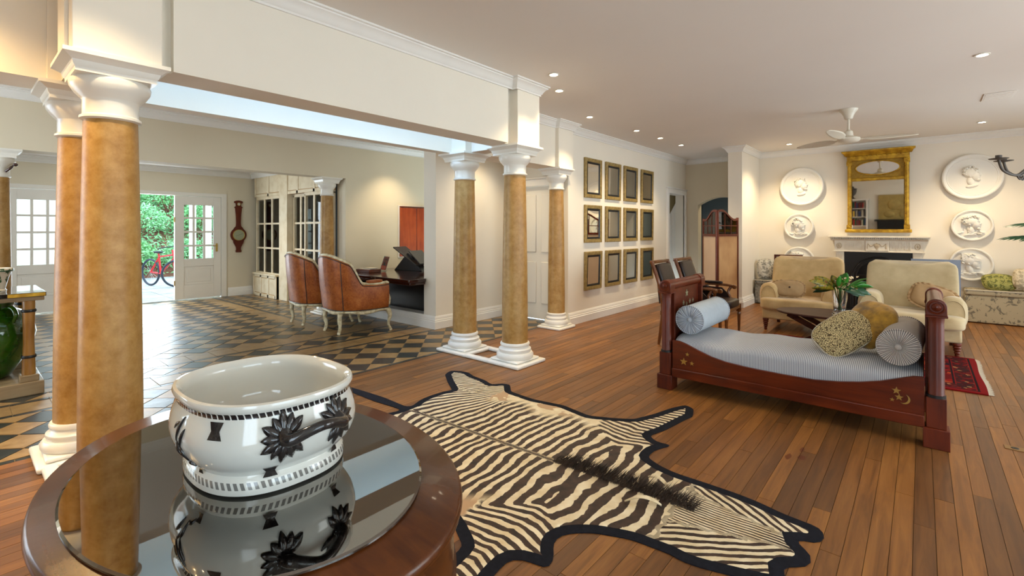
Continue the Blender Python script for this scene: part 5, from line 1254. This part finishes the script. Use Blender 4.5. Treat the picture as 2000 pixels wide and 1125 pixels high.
# ------------------------------------------------------------------ hall: leather bergeres
k = N('cognac_leather'); v = k.coord('Object'); f = k.noise(v, 4, 5, 0.6); g = k.noise(v, 22, 5, 0.7, 1.5)
c = k.ramp(f, [(0.3, lin((122,54,16))), (0.55, lin((164,86,30))), (0.75, lin((194,118,54)))])
k.col(k.mix(0.25, c, k.ramp(g, [(0.4, lin((96,40,14))), (0.62, lin((204,130,70)))]))); k.set(Roughness=0.36); k.b.inputs['Specular IOR Level'].default_value = 0.3; k.bump(g, 0.12, 0.004); M['cognac'] = k.m
k = N('cream_gilt_wood'); v = k.coord('Object'); k.col(k.ramp(k.noise(v, 18, 5), [(0.32, lin((170,146,100))), (0.6, lin((226,214,178)))])); k.set(Roughness=0.42); M['creamwood'] = k.m
def bergere(loc, rz, label):
    t = thing('bergere_chair', label, 'armchair', loc, rz, 'leather bergere chairs at the reception desk')     # faces +y
    PL = [(0.405,0.30),(0.41,0.18),(0.405,0.05),(0.385,-0.08),(0.335,-0.20),(0.235,-0.285),(0.12,-0.315),(0.0,-0.322)]
    right = bez([(x,y,0) for x,y in PL], 6); U = [Vector((p.x,p.y)) for p in right]
    full = U+[Vector((-p.x,p.y)) for p in reversed(U[:-1])]; n = len(full)
    acc = [0.0]
    for i in range(1, n): acc.append(acc[-1]+(full[i]-full[i-1]).length)
    tot = acc[-1]
    def top(s):
        q = abs(2*s-1)                               # 0 at back centre, 1 at the arm fronts
        if q < 0.40: return 1.065-0.10*(q/0.40)**2
        if q < 0.60: w_ = (q-0.40)/0.20; return 0.965-0.29*(3*w_*w_-2*w_**3)
        return 0.675-0.01*math.sin((q-0.6)/0.4*PI)
    def nrm(i):
        a = full[max(i-1,0)]; b = full[min(i+1,n-1)]; d = (b-a).normalized(); return Vector((d.y,-d.x))   # outward
    sgn = 1 if nrm(0).x > 0 else -1
    def shell(u, v):
        i = u*(n-1); i0 = min(int(i), n-2); fr_ = i-i0; p = full[i0]*(1-fr_)+full[i0+1]*fr_; nn = nrm(i0)*(1-fr_)+nrm(i0+1)*fr_
        s = (acc[i0]+(acc[i0+1]-acc[i0])*fr_)/tot; h = top(s); a = v*2*PI
        zb = 0.32; zt = h-0.012; th = 0.035
        # rounded rectangle cross-section
        c_, s_ = math.cos(a), math.sin(a); e = 0.25
        w_ = math.copysign(abs(c_)**e, c_)*th; zz = (zb+zt)/2+math.copysign(abs(s_)**e, s_)*(zt-zb)/2
        flare = 1+0.10*(zz-0.32)*(1-abs(2*s-1)*0.5)
        rk = -0.10*max(0, zz-0.45)*(1-abs(2*s-1))
        bulge = 0.012*math.sin(PI*(zz-zb)/(zt-zb)) if c_*sgn > 0 else 0
        q = p*flare+nn*sgn*(w_*sgn+bulge)
        return (q.x, q.y+rk, zz)
    mb = MB().surf(shell, 84, 26, cv=True); m_ = 84; mb.f.append(tuple(j*m_ for j in range(26))); mb.f.append(tuple(j*m_+m_-1 for j in range(26)))
    sh = mb.build('leather_shell', M['cognac'], t, smooth=50)
    def edge(s, dz=0.0, out=0.0):
        i = s*(n-1); i0 = min(int(i), n-2); fr_ = i-i0; p = full[i0]*(1-fr_)+full[i0+1]*fr_; ss = (acc[i0]+(acc[i0+1]-acc[i0])*fr_)/tot; h = top(ss)+dz
        fl_ = 1+0.10*(h-0.32)*(1-abs(2*ss-1)*0.5); nn = nrm(i0)*sgn
        return (p.x*fl_+nn.x*out, p.y*fl_+nn.y*out-0.10*max(0, h-0.45)*(1-abs(2*ss-1)), h)
    pt = [edge(i/110) for i in range(111)]
    pt = [(pt[0][0], pt[0][1]+0.015, 0.36), (pt[0][0], pt[0][1]+0.03, 0.44), (pt[0][0]+0.0, pt[0][1]-0.01, 0.54), (pt[0][0], pt[0][1]-0.02, 0.62)]+pt+[(pt[-1][0], pt[-1][1]-0.02, 0.62), (pt[-1][0], pt[-1][1]-0.01, 0.54), (pt[-1][0], pt[-1][1]+0.03, 0.44), (pt[-1][0], pt[-1][1]+0.015, 0.36)]
    MB().tube(pt, 0.021, 10).build('top_frame', M['creamwood'], t, smooth=50)
    MB().tube([edge(i/110, -0.028, 0.040) for i in range(111)], 0.005, 6).build('top_piping', M['black'], sh, smooth=50)
    def low(s, z, out=0.0):
        i = s*(n-1); i0 = min(int(i), n-2); fr_ = i-i0; p = full[i0]*(1-fr_)+full[i0+1]*fr_; nn = nrm(i0)*sgn; return (p.x+nn.x*out, p.y+nn.y*out, z)
    MB().tube([low(i/90, 0.300+0.012*math.sin(i/90*PI*8), 0.012) for i in range(91)]+[], 0.026, 10).build('seat_rail', M['creamwood'], t, smooth=50)
    MB().bar((-0.40,0.30,0.30),(0.40,0.30,0.30),0.05,0.06).build('front_rail', M['creamwood'], t, bevel=0.01)
    MB().tube([low(i/90, 0.328, 0.042) for i in range(91)], 0.005, 6).build('lower_piping', M['black'], sh, smooth=50)
    for s in (0.335, 0.665):
        pts = []
        for j in range(9):
            z = 0.33+(top(s)-0.36)*j/8; b = shell(s, 0.0 if sgn > 0 else 0.5); 
            i0 = int(s*(n-1)); p = full[i0]; nn = nrm(i0)*sgn; ss = acc[i0]/tot; fl_ = 1+0.10*(z-0.32)*(1-abs(2*ss-1)*0.5); bu = 0.012*math.sin(PI*j/8)
            q = p*fl_+nn*(0.037+bu); pts.append((q.x, q.y-0.10*max(0, z-0.45)*(1-abs(2*ss-1)), z))
        MB().tube(pts, 0.005, 6).build('back_piping', M['black'], sh, smooth=50)
    for sx in (-1, 1):
        MB().tube(bez([(sx*0.405,0.30,0.31),(sx*0.425,0.335,0.22),(sx*0.40,0.325,0.10),(sx*0.415,0.345,0.03),(sx*0.42,0.36,0.0)], 6), [0.038,0.038,0.037,0.036,0.034,0.032,0.030,0.028,0.026,0.024,0.022,0.021,0.020,0.019,0.018,0.018,0.018,0.018,0.019,0.020,0.021,0.022,0.022,0.020,0.016], 10).build('cabriole_leg', M['creamwood'], t, smooth=50)
        MB().tube(bez([(sx*0.20,-0.285,0.31),(sx*0.21,-0.30,0.20),(sx*0.195,-0.285,0.09),(sx*0.20,-0.31,0.0)], 6), [0.034]*4+[0.028]*6+[0.022]*5+[0.02,0.02,0.022,0.016], 10).build('back_leg', M['creamwood'], t, smooth=50)
        rbox(sx*0.405,0.10,0.70,0.035,0.12,0.022,0.5,24,10).build('arm_pad', M['cognac'], t, smooth=60)
    rbox(0,0.06,0.405,0.36,0.34,0.075,0.3).build('seat_cushion', M['cognac'], t, smooth=60)
    return t
b1 = bergere((-6.085, 3.665, 0), -0.04, 'cognac leather bergere chair nearer the column pair')
dup(b1, (-7.06, 3.655, 0), -0.04, 'cognac leather bergere chair nearer the glazed screen')
# ------------------------------------------------------------------ reception desk
M['deskwood'] = wood('espresso_wood', (24,8,6), (44,16,12), (60,24,18), 0, 2.0, 9, 0.16, 0.8)
M['blackpanel'] = simple('black_lacquer_panel', (14,14,18), 0.2)
dk = thing('reception_desk', 'dark polished reception desk with black front panel', 'desk', (0,0,0))
MB().prism([(-7.44,4.14),(-5.42,4.14),(-5.42,4.44),(-5.49,4.44),(-5.49,5.85),(-7.44,5.85)],0.655,0.70).build('desk_top', M['deskwood'], dk, bevel=0.006)
MB().prism([(-7.44,4.17),(-5.44,4.17),(-5.44,4.44),(-5.49,4.44),(-5.49,5.8),(-7.44,5.8)],0.615,0.655).build('edge_moulding', M['deskwood'], dk, bevel=0.01)
MB().box(-7.43,-5.53,4.60,4.63,0.185,0.615).build('front_panel', M['blackpanel'], dk)
MB().box(-5.53,-5.49,4.56,4.64,0.185,0.615).build('corner_post', M['mahogz'], dk, bevel=0.003)
MB().box(-7.43,-5.50,5.7,5.75,0.0,0.615).build('back_panel', M['deskwood'], dk)
for z in (0.26, 0.31): MB().lathe([(0.0,-0.006),(0.008,-0.004),(0.008,0)], 10, cap=False).xf(T(-5.57,4.598,z) @ Rx(-PI/2)).build('bolt', M['chrome'], dk, smooth=60)
wallobj('wall_desk_plinth', [(-7.45,-5.48,4.445,4.70,0,0.18)], 'trim', 'white plinth under the reception desk')
M['screenback'] = simple('charcoal_plastic', (36,34,34), 0.45)
mo = thing('till_screen', 'black till screen on a folded stand on the reception desk', 'screen', (-6.72, 5.12, 0.70), 0.25)
fx = lambda u,v,w: (u,w,v)
MB().prism([(-0.30,0.0),(0.30,0.0),(0.02,0.30),(-0.02,0.30)], -0.02, 0.14, fx).build('stand', M['screenback'], mo, bevel=0.006)
MB().bar((-0.25,0.06,0.40),(0.24,0.06,0.10),0.34,0.022,(0,0,1)).build('panel', M['screenback'], mo, bevel=0.006)
MB().bar((0.06,0.10,0.34),(0.30,0.10,0.12),0.36,0.02,(0,0,1)).build('rear_panel', M['screenback'], mo, bevel=0.006)
t = thing('flyer_stand', 'clear stand with a printed flyer on the reception desk', 'flyer', (-6.98, 4.78, 0.70), 0.5)
k = N('printed_flyer'); v = k.coord('Object'); k.col(k.ramp(k.noise(v, 14, 3), [(0.35, lin((50,60,60))), (0.5, lin((170,70,40))), (0.62, lin((90,110,100))), (0.75, lin((210,180,130)))])); M['flyer'] = k.m
MB().bar((0,0,0.02),(0.03,0.09,0.24),0.10,0.003,(0,-1,0.3)).build('flyer', M['flyer'], t); MB().bar((0,-0.004,0.0),(0.03,0.086,0.25),0.115,0.003,(0,-1,0.3)).build('acrylic_back', M['pane'], t); MB().box(-0.06,0.06,-0.03,0.05,0.0,0.004).build('acrylic_foot', M['pane'], t)
t = thing('wooden_tray', 'dark wooden tray with papers on the reception desk', 'tray', (-6.98, 4.50, 0.70), 0.1); MB().box(-0.17,0.17,-0.12,0.12,0,0.05).build('tray_body', M['mahog'], t, bevel=0.004); MB().box(-0.13,0.10,-0.09,0.08,0.05,0.062).build('paper', M['white'], t); MB().box(-0.06,0.14,-0.06,0.09,0.062,0.072).build('paper', M['linen'], t)
M['cherry'] = wood('cherry_shutter', (116,34,8), (158,58,14), (184,84,28), 2, 2.0, 7, 0.3, 0.3)
t = thing('wall_hatch', 'pair of reddish wooden hatch doors behind the reception desk', 'hatch', (-7.45, 0, 0)); MB().box(0.0,0.012,5.43,6.32,0.88,1.86).build('frame', M['trim'], t)
for a, b in ((5.46,5.84),(5.855,6.29)): MB().box(0.012,0.03,a,b,0.9,1.82).build('door', M['cherry'], t, bevel=0.003)
MB().box(0.012,0.035,5.46,6.29,1.825,1.845).build('head_rail', M['mahog'], t)
# ------------------------------------------------------------------ glazed cream screen
k = N('antiqued_cream_paint'); v = k.coord('World'); f = k.noise(v, 6, 5); k.col(k.ramp(f, [(0.3, lin((222,202,164))), (0.55, lin((238,222,190)))])); k.set(Roughness=0.5); M['cream'] = k.m
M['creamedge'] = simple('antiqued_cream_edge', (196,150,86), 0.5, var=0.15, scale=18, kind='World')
gs = thing('glazed_screen', 'cream painted glazed screen with panelled base by the barometer', 'glazed screen', (0,0,0))
def screen_bay(x0, x1, y, cols, base=True, z0=0.49, z1=2.07):
    fr_ = MB(); st = 0.045
    fr_.box(x0,x0+st,y,y+0.05,z0,z1); fr_.box(x1-st,x1,y,y+0.05,z0,z1); fr_.box(x0,x1,y,y+0.05,z1-0.03,z1+0.03); fr_.box(x0,x1,y-0.005,y+0.05,z0-0.02,z0+0.02)
    b = fr_.build('bay_frame', M['cream'], gs, bevel=0.003); w_ = (x1-x0-2*st)/cols; hh = (z1-z0-0.05)/3
    for i in range(1, cols): MB().box(x0+st+w_*i-0.03,x0+st+w_*i+0.03,y+0.005,y+0.045,z0+0.02,z1-0.03).build('muntin', M['cream'], b)
    for j in (1, 2): MB().box(x0+st,x1-st,y+0.008,y+0.042,z0+0.02+hh*j-0.018,z0+0.02+hh*j+0.018).build('muntin', M['cream'], b)
    for i in range(cols):
        for j in range(3): MB().box(x0+st+w_*i+0.03,x0+st+w_*(i+1)-0.03,y+0.022,y+0.027,z0+0.02+hh*j+0.018,z0+0.02+hh*(j+1)-0.018).build('pane', M['pane'], b)
    return b
screen_bay(-10.98, -9.80, 4.30, 3)
screen_bay(-9.42, -8.82, 4.38, 2)
screen_bay(-8.80, -7.76, 4.30, 3)
MB().box(-9.80,-9.45,4.27,4.42,0.0,2.55).build('corner_post', M['cream'], gs, bevel=0.004)
def panel_row(x0, x1, y, z0, z1, n):
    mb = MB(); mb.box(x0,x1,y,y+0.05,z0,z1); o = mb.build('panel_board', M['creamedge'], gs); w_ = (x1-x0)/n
    f_ = MB()
    for i in range(n+1): f_.box(x0+w_*i-0.035,x0+w_*i+0.035,y-0.016,y+0.001,z0,z1)
    f_.box(x0,x1,y-0.016,y+0.001,z0,z0+0.06); f_.box(x0,x1,y-0.016,y+0.001,z1-0.05,z1); f_.build('panel_rails', M['cream'], o, bevel=0.004)
    for i in range(n): MB().box(x0+w_*i+0.045,x0+w_*(i+1)-0.045,y-0.010,y+0.001,z0+0.072,z1-0.062).build('raised_panel', M['cream'], o, bevel=0.006)
panel_row(-11.0, -9.93, 4.27, 0.0, 0.45, 3); MB().box(-11.02,-9.88,4.23,4.36,0.45,0.49).build('sill', M['cream'], gs, bevel=0.008)
mb = MB(); mb.box(-9.98,-9.93,4.27,4.9,0,0.45); mb.build('return_panel', M['cream'], gs)
panel_row(-9.40, -7.76, 4.32, 0.0, 0.45, 4); panel_row(-11.0, -7.76, 4.30, 2.10, 2.60, 5)
wallobj('wall_study', [(-11.1,-7.72,6.0,6.1,0,2.62)], 'bluegrey', 'dim room behind the glazed screen')
# barometer
ba = thing('barometer', 'dark wood banjo barometer on the wall beside the garden door', 'barometer', (-11.15, 4.0, 0))
half = [(0.0,0.92),(0.05,0.92),(0.058,0.95),(0.045,0.98),(0.05,1.03),(0.075,1.08),(0.10,1.13)]+[(0.158*math.cos(a), 1.29+0.158*math.sin(a)) for a in [-0.85+1.75*i/12 for i in range(13)]]+[(0.085,1.44),(0.05,1.48),(0.045,1.55),(0.05,1.70),(0.062,1.83),(0.062,1.86),(0.085,1.88),(0.05,1.91),(0.055,1.97),(0.085,1.98),(0.08,2.01),(0.04,2.025),(0.0,2.03)]
MB().prism(half+[(-a, b) for a, b in reversed(half[1:-1])], 0.0, 0.035, lambda u,v,w: (w,u,v)).build('case', M['mahogz'], ba, bevel=0.004)
for z, r, m_ in ((1.29, 0.112, 'silver'), (1.95, 0.03, 'white')):
    d_ = MB().lathe([(0.0,0.0),(r,0.0),(r,0.012),(r*0.97,0.012),(0.0,0.010)], 40, cap=False).xf(T(0.035,0,z) @ Ry(PI/2)).build('dial', M[m_], ba, smooth=40)
    MB().tube([(0.045, r*math.cos(2*PI*i/36), z+r*math.sin(2*PI*i/36)) for i in range(37)], 0.008, 8, cap=False).build('bezel', M['brass'], d_, smooth=60)
    MB().bar((0.05,-r*0.6,z-r*0.2),(0.05,r*0.7,z+r*0.25),0.006,0.003).build('pointer', M['black'], d_)
# ------------------------------------------------------------------ console with green jar
M['gilded'] = wood('ochre_wood', (120,78,28), (164,116,52), (190,146,80), 2, 2.0, 8, 0.35, 0.2)
M['pewter'] = wood('weathered_wood', (110,92,66), (150,128,96), (176,156,122), 1, 2.0, 8, 0.4, 0.2)
k = N('black_gold_top'); v = k.coord('Object'); k.col(k.ramp(k.noise(v, 5, 4), [(0.5, lin((14,18,16))), (0.75, lin((44,44,34)))])); k.set(Roughness=0.06); k.b.inputs['Coat Weight'].default_value = 1.0; M['lacq'] = k.m
co = thing('console_table', 'black topped console on turned ochre legs at the left edge', 'console', (-5.74, 0.5, 0))
MB().box(-0.75,0.03,-1.5,0.03,0.835,0.87).build('console_top', M['lacq'], co, bevel=0.003)
MB().box(-0.73,0.02,-1.48,0.02,0.80,0.835).build('top_moulding', M['pewter'], co, bevel=0.006)
MB().box(0.028,0.033,-0.20,0.025,0.838,0.866).build('gilt_corner', M['gilt'], co)
MB().box(-0.74,0.02,-1.48,0.02,0.0,0.115).build('plinth', M['pewter'], co, bevel=0.008)
for a, b in ((-0.055,-0.07),(-0.67,-0.07),(-0.055,-1.40),(-0.67,-1.40)):
    l_ = MB().lathe([(0.045,0.17),(0.042,0.27),(0.036,0.45),(0.040,0.66),(0.042,0.80)], 20, c=(a,b,0)).build('leg', M['gilded'], co, smooth=50)
    MB().box(a-0.06,a+0.06,b-0.06,b+0.06,0.115,0.17).build('leg_block', M['pewter'], l_, bevel=0.006)
    for z in (0.31, 0.70): MB().lathe([(0.046,z),(0.05,z+0.012),(0.046,z+0.024)], 20, c=(a,b,0), cap=False).build('leg_ring', M['black'], l_, smooth=50)
k = N('green_glaze'); v = k.coord('Object'); k.col(k.ramp(k.noise(v, 3, 4), [(0.3, lin((14,58,6))), (0.7, lin((52,104,16)))])); k.set(Roughness=0.08); k.b.inputs['Coat Weight'].default_value = 0.6; M['greenglaze'] = k.m
t = thing('glazed_jar', 'large green glazed jar under the console', 'jar', (-6.13, 0.17, 0.116))
MB().lathe([(0.0,0.0),(0.16,0.0),(0.18,0.02),(0.24,0.12),(0.31,0.26),(0.335,0.38),(0.32,0.48),(0.27,0.56),(0.20,0.60),(0.19,0.62),(0.20,0.64),(0.20,0.655),(0.18,0.655),(0.17,0.60),(0.0,0.3)], 48, cap=False).build('jar_body', M['greenglaze'], t, smooth=60)
for a in (0.6, 0.6+PI): MB().tube(bez([(0.20*math.cos(a),0.20*math.sin(a),0.60),(0.29*math.cos(a),0.29*math.sin(a),0.62),(0.33*math.cos(a),0.33*math.sin(a),0.56),(0.30*math.cos(a),0.30*math.sin(a),0.50)], 6), 0.018, 10).build('handle', M['greenglaze'], t, smooth=60)
k = N('green_sponged_pot'); v = k.coord('Object'); k.col(k.ramp(k.noise(v, 26, 2), [(0.54, lin((222,208,184))), (0.6, lin((50,84,40)))])); k.set(Roughness=0.3); M['pot'] = k.m
t = thing('planter_pot', 'cream pot with green leaf marks on the console', 'pot', (-5.93, 0.22, 0.871)); MB().lathe([(0.0,0.0),(0.085,0.0),(0.09,0.02),(0.08,0.03),(0.10,0.12),(0.12,0.185),(0.13,0.19),(0.13,0.205),(0.115,0.205),(0.09,0.1),(0.0,0.05)], 32, cap=False).build('pot_body', M['pot'], t, smooth=50)
MB().tube([(0.126*math.cos(2*PI*i/32),0.126*math.sin(2*PI*i/32),0.185) for i in range(33)], 0.006, 6, cap=False).build('green_rim', M['leafd'], t, smooth=60)
t = thing('carved_bracket', 'dark carved wooden bracket beside the left edge column', 'bracket', (-7.50, 0.39, 2.085)); t.scale = (0.45, 0.45, 0.45); mb = MB(); mb.tube(bez([(-0.03,-0.02,-0.12),(0.03,0.05,-0.05),(0.02,0.10,0.02),(0.05,0.16,0.06)], 6), [0.03]*10+[0.02]*9, 8); mb.build('scroll', M['darkwood'], t, smooth=50); MB().ball((0.04,0.14,0.05),0.03,0.045,0.04).build('carving', M['darkwood'], t, smooth=50)
# ------------------------------------------------------------------ garden
M['paving'] = tilemat('pale_paving', (150,150,146), (176,176,172), (196,196,192), 0.5)
g_ = MB().box(-24,-11.36,-8,12,-0.08,-0.04).build('floor.002', M['grout']); struct(g_, 'pale garden paving')
random.seed(9)
for i in range(9):
    for j in range(8): MB().box(-17.4+i*0.66,-17.4+i*0.66+0.645,1.0+j*0.66,1.0+j*0.66+0.645,-0.04,-0.02+random.uniform(-.002,.002)).build('paving_slab', M['paving'], g_)
M['soil'] = simple('reddish_soil', (128,84,64), 0.95, var=0.25, scale=4)
bk = MB().prism([(-17.6,-0.05),(-18.6,0.9),(-21,2.3),(-24,3.4),(-24,-0.05)], -8, 14, lambda u,v,w: (u,w,v)).build('floor.003', M['soil']); struct(bk, 'planted earth bank beyond the garden paving')
lfm = [simple('shrub_leaf_a', (128,186,120), 0.5, var=0.4, scale=6), simple('shrub_leaf_b', (150,204,146), 0.5, var=0.4, scale=6), simple('shrub_leaf_c', (112,176,140), 0.5, var=0.4, scale=6)]  # leaf colours lightened to stand in for brighter garden light
def shrub(label, x, y, z, rx, ry, rz, n, m, L=0.09):
    t = thing('shrub', label, 'shrub', (x, y, z)); mb = MB(); rr = random.Random(int(abs(x*31+y*17)*10))
    for i in range(n):
        a = rr.uniform(0, 2*PI); cz = rr.uniform(-0.3, 1); q = rr.uniform(0.75, 1.03); sr = math.sqrt(max(0, 1-cz*cz))
        p = Vector((rx*sr*math.cos(a)*q, ry*sr*math.sin(a)*q, rz*cz*q)); d = Vector((rr.gauss(0,1), rr.gauss(0,1), rr.gauss(0.1,0.7))).normalized(); s = d.cross(Vector((rr.gauss(0,1),rr.gauss(0,1),rr.gauss(0,1)))).normalized()
        l_ = L*rr.uniform(0.6,1.4); mb.add([p, p+d*l_*0.5+s*l_*0.22, p+d*l_, p+d*l_*0.5-s*l_*0.22], [(0,1,2,3)])
    f_ = mb.build('foliage', m, t); f_['kind'] = 'stuff'
    for i in range(5): MB().tube([(0,0,-0.5*rz-0.2),(rx*0.5*math.cos(i*1.3),ry*0.5*math.sin(i*1.3),rz*0.5)], [0.025,0.01], 6).build('branch', M['soil'], t, smooth=60)
spots = [(-17.75,3.3,0.55,0.6,0.78,0.6,0),(-17.75,4.9,0.5,0.6,0.78,0.6,1),(-17.75,6.5,0.55,0.6,0.78,0.6,2),(-19.1,3.9,1.6,0.65,0.82,0.65,1),(-19.1,5.6,1.6,0.65,0.82,0.65,0),(-19.1,7.3,1.6,0.65,0.82,0.65,1),(-20.5,3.3,2.5,0.7,0.85,0.75,2),(-20.5,5.05,2.5,0.7,0.85,0.75,0),(-20.5,6.8,2.5,0.7,0.85,0.75,1),(-22.0,4.3,3.3,0.75,1.1,0.9,1),(-22.0,6.6,3.3,0.75,1.1,0.9,0)]
nm_ = ['front', 'front', 'front', 'second', 'second', 'second', 'third', 'third', 'third', 'top', 'top']; od = ['first from the left', 'second from the left', 'third from the left']
for i, s_ in enumerate(spots): shrub('green shrub in the %s row of the bank, %s' % (nm_[i], od[i % 3] if i < 9 else od[i-9]), s_[0], s_[1], s_[2], s_[3], s_[4], s_[5], 2600, lfm[s_[6]])
mb = MB(); rr = random.Random(77)
def bankz(x):
    P_ = [(-17.6,-0.05),(-18.6,0.9),(-21,2.3),(-24,3.4)]
    for (a, b), (c_, d_) in zip(P_, P_[1:]):
        if c_ <= x <= a: return b+(d_-b)*(a-x)/(a-c_)
    return 0
for i in range(9000):
    x = rr.uniform(-23.5,-17.62); y = rr.uniform(1.5, 9.0); p = Vector((x, y, bankz(x)+rr.uniform(0.0,0.16))); d = Vector((rr.gauss(0.4,1), rr.gauss(0,1), rr.gauss(0.5,0.7))).normalized(); s_ = d.cross(Vector((rr.gauss(0,1),rr.gauss(0,1),rr.gauss(0,1)))).normalized(); l_ = rr.uniform(0.08,0.22)
    mb.add([p, p+d*l_*0.5+s_*l_*0.16, p+d*l_, p+d*l_*0.5-s_*l_*0.16], [(0,1,2,3)])
o = mb.build('ground_cover', lfm[1]); o['kind'] = 'stuff'; tag(o, 'low leafy ground cover on the garden bank', 'ground cover')
wallobj('wall_outbuilding', [(-15.2,-15.0,-3.0,1.75,0,3.2)], 'white', 'white outbuilding seen through the left garden door')
for i, y in enumerate((3.30, 3.62, 3.93)):
    o = MB().lathe([(0.10,0.0),(0.10,0.08),(0.075,0.1),(0.07,2.6)], 16).build('garden_post', M['white'], smooth=40); o.location = (-12.9, y+0.35, -0.03); tag(o, 'white verandah post, %s seen through the garden door' % ('first', 'second', 'third')[i], 'post')
# bicycle
M['tyre'] = simple('tyre_rubber', (38,44,56), 0.6); M['redpaint'] = simple('red_bike_paint', (206,36,40), 0.25)
bi = thing('bicycle', 'red bicycle parked on the garden paving', 'bicycle', (-14.45, 3.47, -0.02), 0.35)
for cx, yaw in ((-0.5, 0.0), (0.5, 0.9)):
    wv_ = MB().tube([(0.32*math.cos(2*PI*i/40), 0, 0.345+0.32*math.sin(2*PI*i/40)) for i in range(41)], 0.025, 8, cap=False).xf(T(cx,0,0) @ Rz(yaw)).build('wheel', M['tyre'], bi, smooth=60)
    sp_ = MB()
    for i in range(14): sp_.bar((0,0,0.345),(0.3*math.cos(2*PI*i/14),0,0.345+0.3*math.sin(2*PI*i/14)),0.003,0.003)
    sp_.xf(T(cx,0,0) @ Rz(yaw)).build('spokes', M['chrome'], wv_)
for a, b in (((-0.5,0,0.345),(-0.12,0,0.32)),((-0.12,0,0.32),(-0.2,0,0.82)),((-0.5,0,0.345),(-0.19,0,0.72)),((-0.19,0,0.74),(0.32,0,0.80)),((-0.12,0,0.32),(0.34,0,0.70)),((0.30,0,0.92),(0.40,0,0.62))): MB().tube([a, b], 0.022, 8).build('frame_tube', M['redpaint'], bi, smooth=60)
for s in (-0.05, 0.05): MB().tube([(0.39,s,0.66),(0.5,s,0.345)], 0.018, 8).build('fork_blade', M['redpaint'], bi, smooth=60)
MB().tube(bez([(0.28,-0.34,0.96),(0.34,-0.12,1.0),(0.34,0.12,1.0),(0.28,0.34,0.96)], 6), 0.013, 8).build('handlebar', M['black'], bi, smooth=60)
rbox(-0.22,0,0.86,0.13,0.06,0.03,0.6,20,10).build('saddle', M['black'], bi, smooth=60)
# ------------------------------------------------------------------ wall behind the viewer (seen in the gilt mirror)
bs = thing('bookcase', 'white bookcase reflected in the gilt mirror', 'bookcase', (0,0,0))
mb = MB(); mb.box(-2.40,-2.35,-1.99,-1.7,0,2.1); mb.box(-1.60,-1.55,-1.99,-1.7,0,2.1); mb.box(-2.40,-1.55,-1.99,-1.96,0,2.1); mb.box(-2.44,-1.51,-1.99,-1.67,2.1,2.16); mb.box(-2.40,-1.55,-1.99,-1.7,0,0.1); mb.build('case', M['trim'], bs)
for z in (0.45, 0.8, 1.14, 1.48, 1.80): MB().box(-2.35,-1.6,-1.96,-1.70,z-0.02,z).build('shelf', M['trim'], bs)
NUM = 'one two three four five six seven eight nine ten eleven twelve thirteen fourteen fifteen sixteen seventeen eighteen nineteen twenty twenty-one twenty-two twenty-three twenty-four'.split()
random.seed(31); cols_ = [(150,30,26),(40,60,110),(200,170,60),(60,40,30),(190,180,160),(30,80,60),(120,24,30),(70,70,80)]
bm_ = [simple('book_cloth_%d' % i, c_, 0.7) for i, c_ in enumerate(cols_)]; cn_ = ['red','blue','yellow','brown','cream','green','maroon','grey']
for si, z in enumerate((1.14, 1.48, 1.80)):
    x = -2.33; i = 0
    while x < -1.66:
        w_ = random.uniform(0.03, 0.055); h_ = random.uniform(0.20, 0.28) if z < 1.7 else random.uniform(0.2, 0.26); c_ = random.randrange(8)
        o = MB().box(x,x+w_-0.002,-1.93,-1.74,z+0.001,z+h_).build('book', bm_[c_]); tag(o, '%s book, number %s from the left on the %s shelf of the bookcase' % (cn_[c_], NUM[i], ('lower','middle','upper')[si]), 'book', 'books reflected in the gilt mirror'); x += w_; i += 1
t = thing('stone_urn', 'dark stone urn on top of the bookcase', 'urn', (-2.02, -1.84, 2.16)); MB().box(-0.08,0.08,-0.08,0.08,0,0.03).build('foot', M['iron'], t); MB().lathe([(0.0,0.03),(0.06,0.03),(0.025,0.08),(0.03,0.12),(0.10,0.20),(0.13,0.32),(0.12,0.36),(0.14,0.38),(0.14,0.40),(0.05,0.42),(0.03,0.48),(0.0,0.5)], 28, cap=False).build('body', M['iron'], t, smooth=50)
t = thing('black_mantelpiece', 'black mantelpiece on the wall behind the viewer', 'fireplace', (-0.55,-2.0,0)); MB().box(-0.72,0.72,0.0,0.22,0,1.30).build('body', M['black'], t); MB().box(-0.80,0.80,0.0,0.28,1.30,1.36).build('shelf', M['black'], t, bevel=0.006)
M['ochrerelief'] = simple('ochre_relief', (176,150,84), 0.8, var=0.2, scale=6, bump=0.6, bscale=9)
t = thing('relief_panel', 'ochre relief panel standing on the black mantelpiece', 'relief', (-0.62,-1.9,1.36)); MB().box(-0.62,0.62,-0.06,-0.02,0,0.92).build('panel', M['ochrerelief'], t)
mb = MB()
for a, b, ra, rb in ((-0.15,0.55,0.2,0.2),(0.2,0.45,0.35,0.14),(0.35,0.65,0.25,0.14),(-0.3,0.2,0.16,0.12),(0.1,0.2,0.1,0.16)): mb.ball((a,-0.02,b),ra,0.04,rb)
mb.build('relief_forms', M['ochrerelief'], t, smooth=60)
